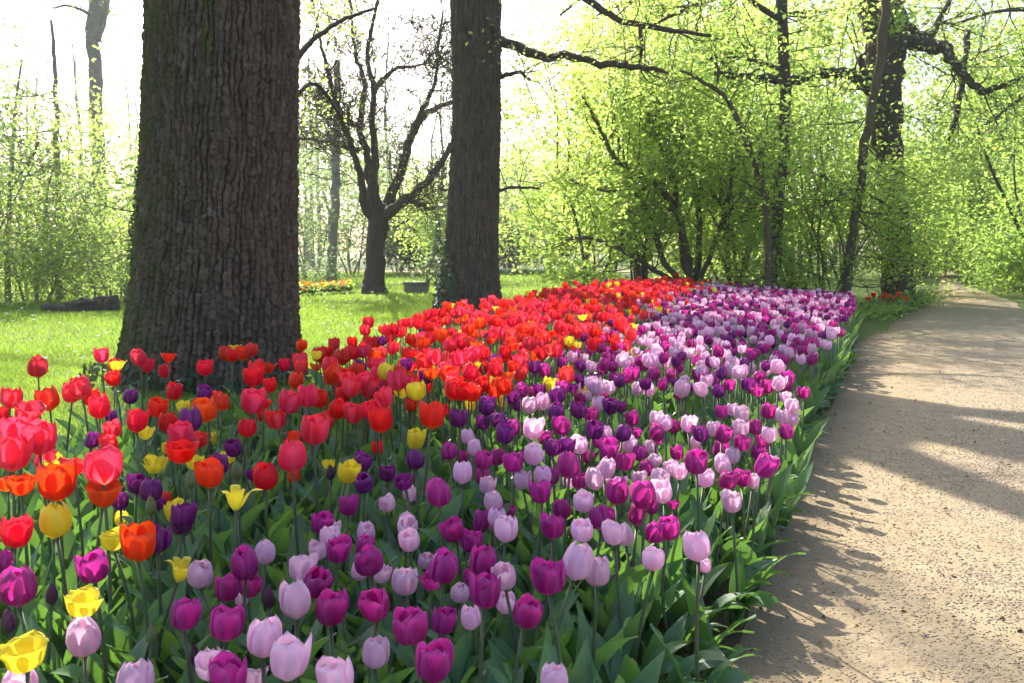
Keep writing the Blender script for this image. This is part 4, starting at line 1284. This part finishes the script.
def strip_of(px):
    for lim, nm in ((62, "along the photo's left edge"), (122, "left of the massive oak"), (182, "below the massive oak's left half"), (242, "below the massive oak's middle"), (300, "below the massive oak's right half"),
                    (368, "below the pale mossy trunk"), (434, "below the bare spreading tree"), (500, "below the ivied trunk"), (570, "right below the meadow's corner"),
                    (640, "below the thicket's left end"), (705, "below the leaning hazel"), (770, "below the arching sapling")):
        if px < lim: return nm
    return "at the bed's path side"


def tulip_labels():
    lab = {}
    cells = {}
    for i in single:
        t = tul[i]
        cells.setdefault((CN[t[4]], FN[t[5]], strip_of(prj[i, 0])), []).append(i)
    sing = sorted(single)
    P = prj[sing]
    for (c, f, s), mem in cells.items():
        mem.sort(key=lambda i: -prj[i, 1])
        for k, i in enumerate(mem):
            # the nearest bloom of another colour, touching or nearly so
            dd = np.hypot(P[:, 0] - prj[i, 0], P[:, 1] - prj[i, 1])
            near = ""
            for j in np.argsort(dd)[1:4]:
                q = sing[j]
                if CN[tul[q][4]] != c and dd[j] < 1.25 * (sizes[i] + sizes[q]) / 2:
                    dx, dy = prj[i] - prj[q]
                    rel = ("right of" if dx > 0 else "left of") if abs(dx) > abs(dy) else ("below" if dy > 0 else "above")
                    near = f" {rel} a {CN[tul[q][4]].split()[-1].split('-')[-1]} one,"
                    break
            kind = "tulip" if f != "tight budded" else "tulip"
            o_ = "only one" if len(mem) == 1 else "lowest" if k == 0 else "topmost" if k == len(mem) - 1 else ORD[k] + " from bottom"
            l = f"{f} {c} {kind}{near} {o_} {s}"
            if len(l.split()) > 16: l = f"{f} {c} {kind}, {o_} {s}"
            lab[i] = l
    return lab


labels = tulip_labels()
TM_BL, TM_LF, TM_ST = {}, {}, {}


def bloom_mesh(c, form, k):
    key = (c, form, k)
    if key not in TM_BL:
        V, Q, uv = BL_HI[(form, k)]
        TM_BL[key] = mesh("bloom", V, Q, None, [M[c]], None, {"rnd": np.zeros(len(V))}, uv)
    return TM_BL[key]


LFM = [mesh("leaf", V, Q, None, [M['leaf']], None, {"rnd": np.zeros(len(V))}, uv) for V, Q, uv in LF_HI + LF_FLOP]
STM = [mesh("stem", V, Q, T, [M['stem']], None, {"rnd": np.zeros(len(V))}) for V, Q, T in ST]
proto = {}


def make_tulip(i):
    """A tulip of its own: an Empty at its foot > bloom, stem, leaves."""
    x, y, z, w, c, form, _ = tul[i]
    H = PROF[form][2] * w
    stem_h = z - H * .5 - .03
    ax, ay = rng.normal() * .085, rng.normal() * .085
    # the root leans; shift the foot so that the bloom stays where it was seen
    foot = np.array((x - ay * stem_h, y + ax * stem_h, .03))
    root = empty(NM[c], foot)
    root.rotation_euler = (ax, ay, 0)
    tag(root, labels[i], "tulip", "tulips in the long flower bed")
    s = link("stem", STM[rng.integers(len(STM))], root)
    s.scale = (1.05, 1.05, stem_h + .004)
    s.rotation_euler = (0, 0, rng.uniform(0, 6.28))
    b = link("bloom", bloom_mesh(c, form, int(rng.integers(NVAR))), root)
    b.location = (0, 0, stem_h)
    b.scale = (w, w, w * rng.uniform(.94, 1.06))
    b.rotation_euler = (rng.normal() * .10, rng.normal() * .10, rng.uniform(0, 6.28))
    a0 = rng.uniform(0, 6.28)
    edge = interp(BED_R, y) - x < .13
    for k in range(3):
        flop = edge and k < 2
        l = link("leaf", LFM[rng.integers(8, 13) if flop else rng.integers(0, 8)], root)
        a = rng.uniform(-1.2, .5) if flop else a0 + k * 2.1 + rng.normal() * .3
        l.rotation_euler = (0, 0, a)
        sc = rng.uniform(.6, .8) if flop else rng.uniform(.75, 1.0)
        l.scale = (sc, sc, sc * min(1.0, stem_h / .36))
    return root


for i in sorted(single):
    make_tulip(i)


def place(V, sx, sz, rx, ry, rz, loc):
    V = V * np.array((sx, sx, sz))
    c, s = math.cos(rz), math.sin(rz)
    V = np.stack([V[:, 0] * c - V[:, 1] * s, V[:, 0] * s + V[:, 1] * c, V[:, 2]], 1)
    V = V + np.stack([V[:, 2] * ry, -V[:, 2] * rx, 0 * V[:, 2]], 1)
    return V + np.asarray(loc)


MATS = ['red', 'coral', 'orange', 'yellow', 'purple', 'violet', 'lilac', 'bud', 'dusk_bud', 'stem', 'leaf']
mb = MB()
for i, t in enumerate(tul):
    if i in single: continue
    x, y, z, w, c, form, _ = t
    H = PROF[form][2] * w
    stem_h = z - H * .5
    rx, ry = rng.normal(size=2) * .06
    V, Q, uv = (BL_HI if y < 5 else BL_LO)[(form, int(rng.integers(NVAR)))]
    r = rng.uniform()
    mb.add(place(V, w, w, rx, ry, rng.uniform(0, 6.28), (x, y, stem_h)), Q, None, MATS.index(c), r, uv)
    pts = np.array([(x - rng.normal() * .02, y - rng.normal() * .02, .02), (x, y, stem_h + .004)])
    V, Q, T = tube(pts, .0045, 4)
    mb.add(V, Q, T, 9, r)
    a0 = rng.uniform(0, 6.28)
    for k in range(3 if y < 9 else 2):
        V, Q, uv = LF_LO[rng.integers(8)]
        sc = rng.uniform(.8, 1.15)
        mb.add(place(V, sc, sc * min(1.1, stem_h / .33), 0, 0, a0 + k * 2.1, (x, y, .02)), Q, None, 10, rng.uniform(), uv)
tag(link("tulips", mb.build("tulips", [M[k] for k in MATS])), "drifts of red, purple and lilac tulips filling the bed into the distance", "tulips", kind="stuff")

# leaf shoots between the flowering stems: ground cover of the bed
mb = MB()
cell = .105
cand = np.array([(a + rng.uniform(-.05, .05), b + rng.uniform(-.05, .05)) for a in np.arange(-2.6, 5.4, cell) for b in np.concatenate([np.arange(.6, 6.0, cell), np.arange(6.0, 18, cell * 1.5)])])
cand = cand[in_bed(cand[:, 0], cand[:, 1], .0)]
for x, y in cand:
    edge = interp(BED_R, y) - x < .12
    a0 = rng.uniform(0, 6.28)
    for k in range(3):
        if edge and y < 9:
            V, Q, uv = LF_FLOP[rng.integers(5)]; a = rng.uniform(-1.3, .6)
        else:
            V, Q, uv = (LF_HI if y < 4.0 else LF_LO)[rng.integers(8)]; a = a0 + 2.1 * k
        sc = rng.uniform(.45, .75) if edge else rng.uniform(.6, .9 if y < 2.4 else 1.05)
        mb.add(place(V, sc, sc, 0, 0, a, (x, y, .02)), Q, None, 0, rng.uniform(), uv)
tag(link("tulip_foliage", mb.build("tulip_foliage", [M['leaf']])), "dense blue-green tulip leaves covering the bed between the stems", "tulip leaves", kind="stuff")

# a few orange tulips in the border under the oak
mb_ = {}
for k, (px, py) in enumerate([(868, 298), (874, 294), (880, 297), (886, 295), (893, 297), (899, 294), (905, 298), (884, 301), (896, 301)]):
    p = at_y(px, py, 15.4 + .25 * (k % 3))
    root = empty("orange_tulip", (p[0], p[1], 0))
    tag(root, f"small {'red' if k % 2 else 'orange'} tulip, {ORD[k]} from the bed in the gnarled oak's border", "tulip", "tulips in the border under the oak")
    h = p[2] - .04
    s = link("stem", STM[k % 4], root); s.scale = (1.3, 1.3, h)
    b = link("bloom", bloom_mesh('red' if k % 2 else 'orange', 'open', k % NVAR), root); b.location = (0, 0, h - .01); b.scale = (.10,) * 3
    l = link("leaf", LFM[k % 8], root); l.rotation_euler = (0, 0, k * 1.3)
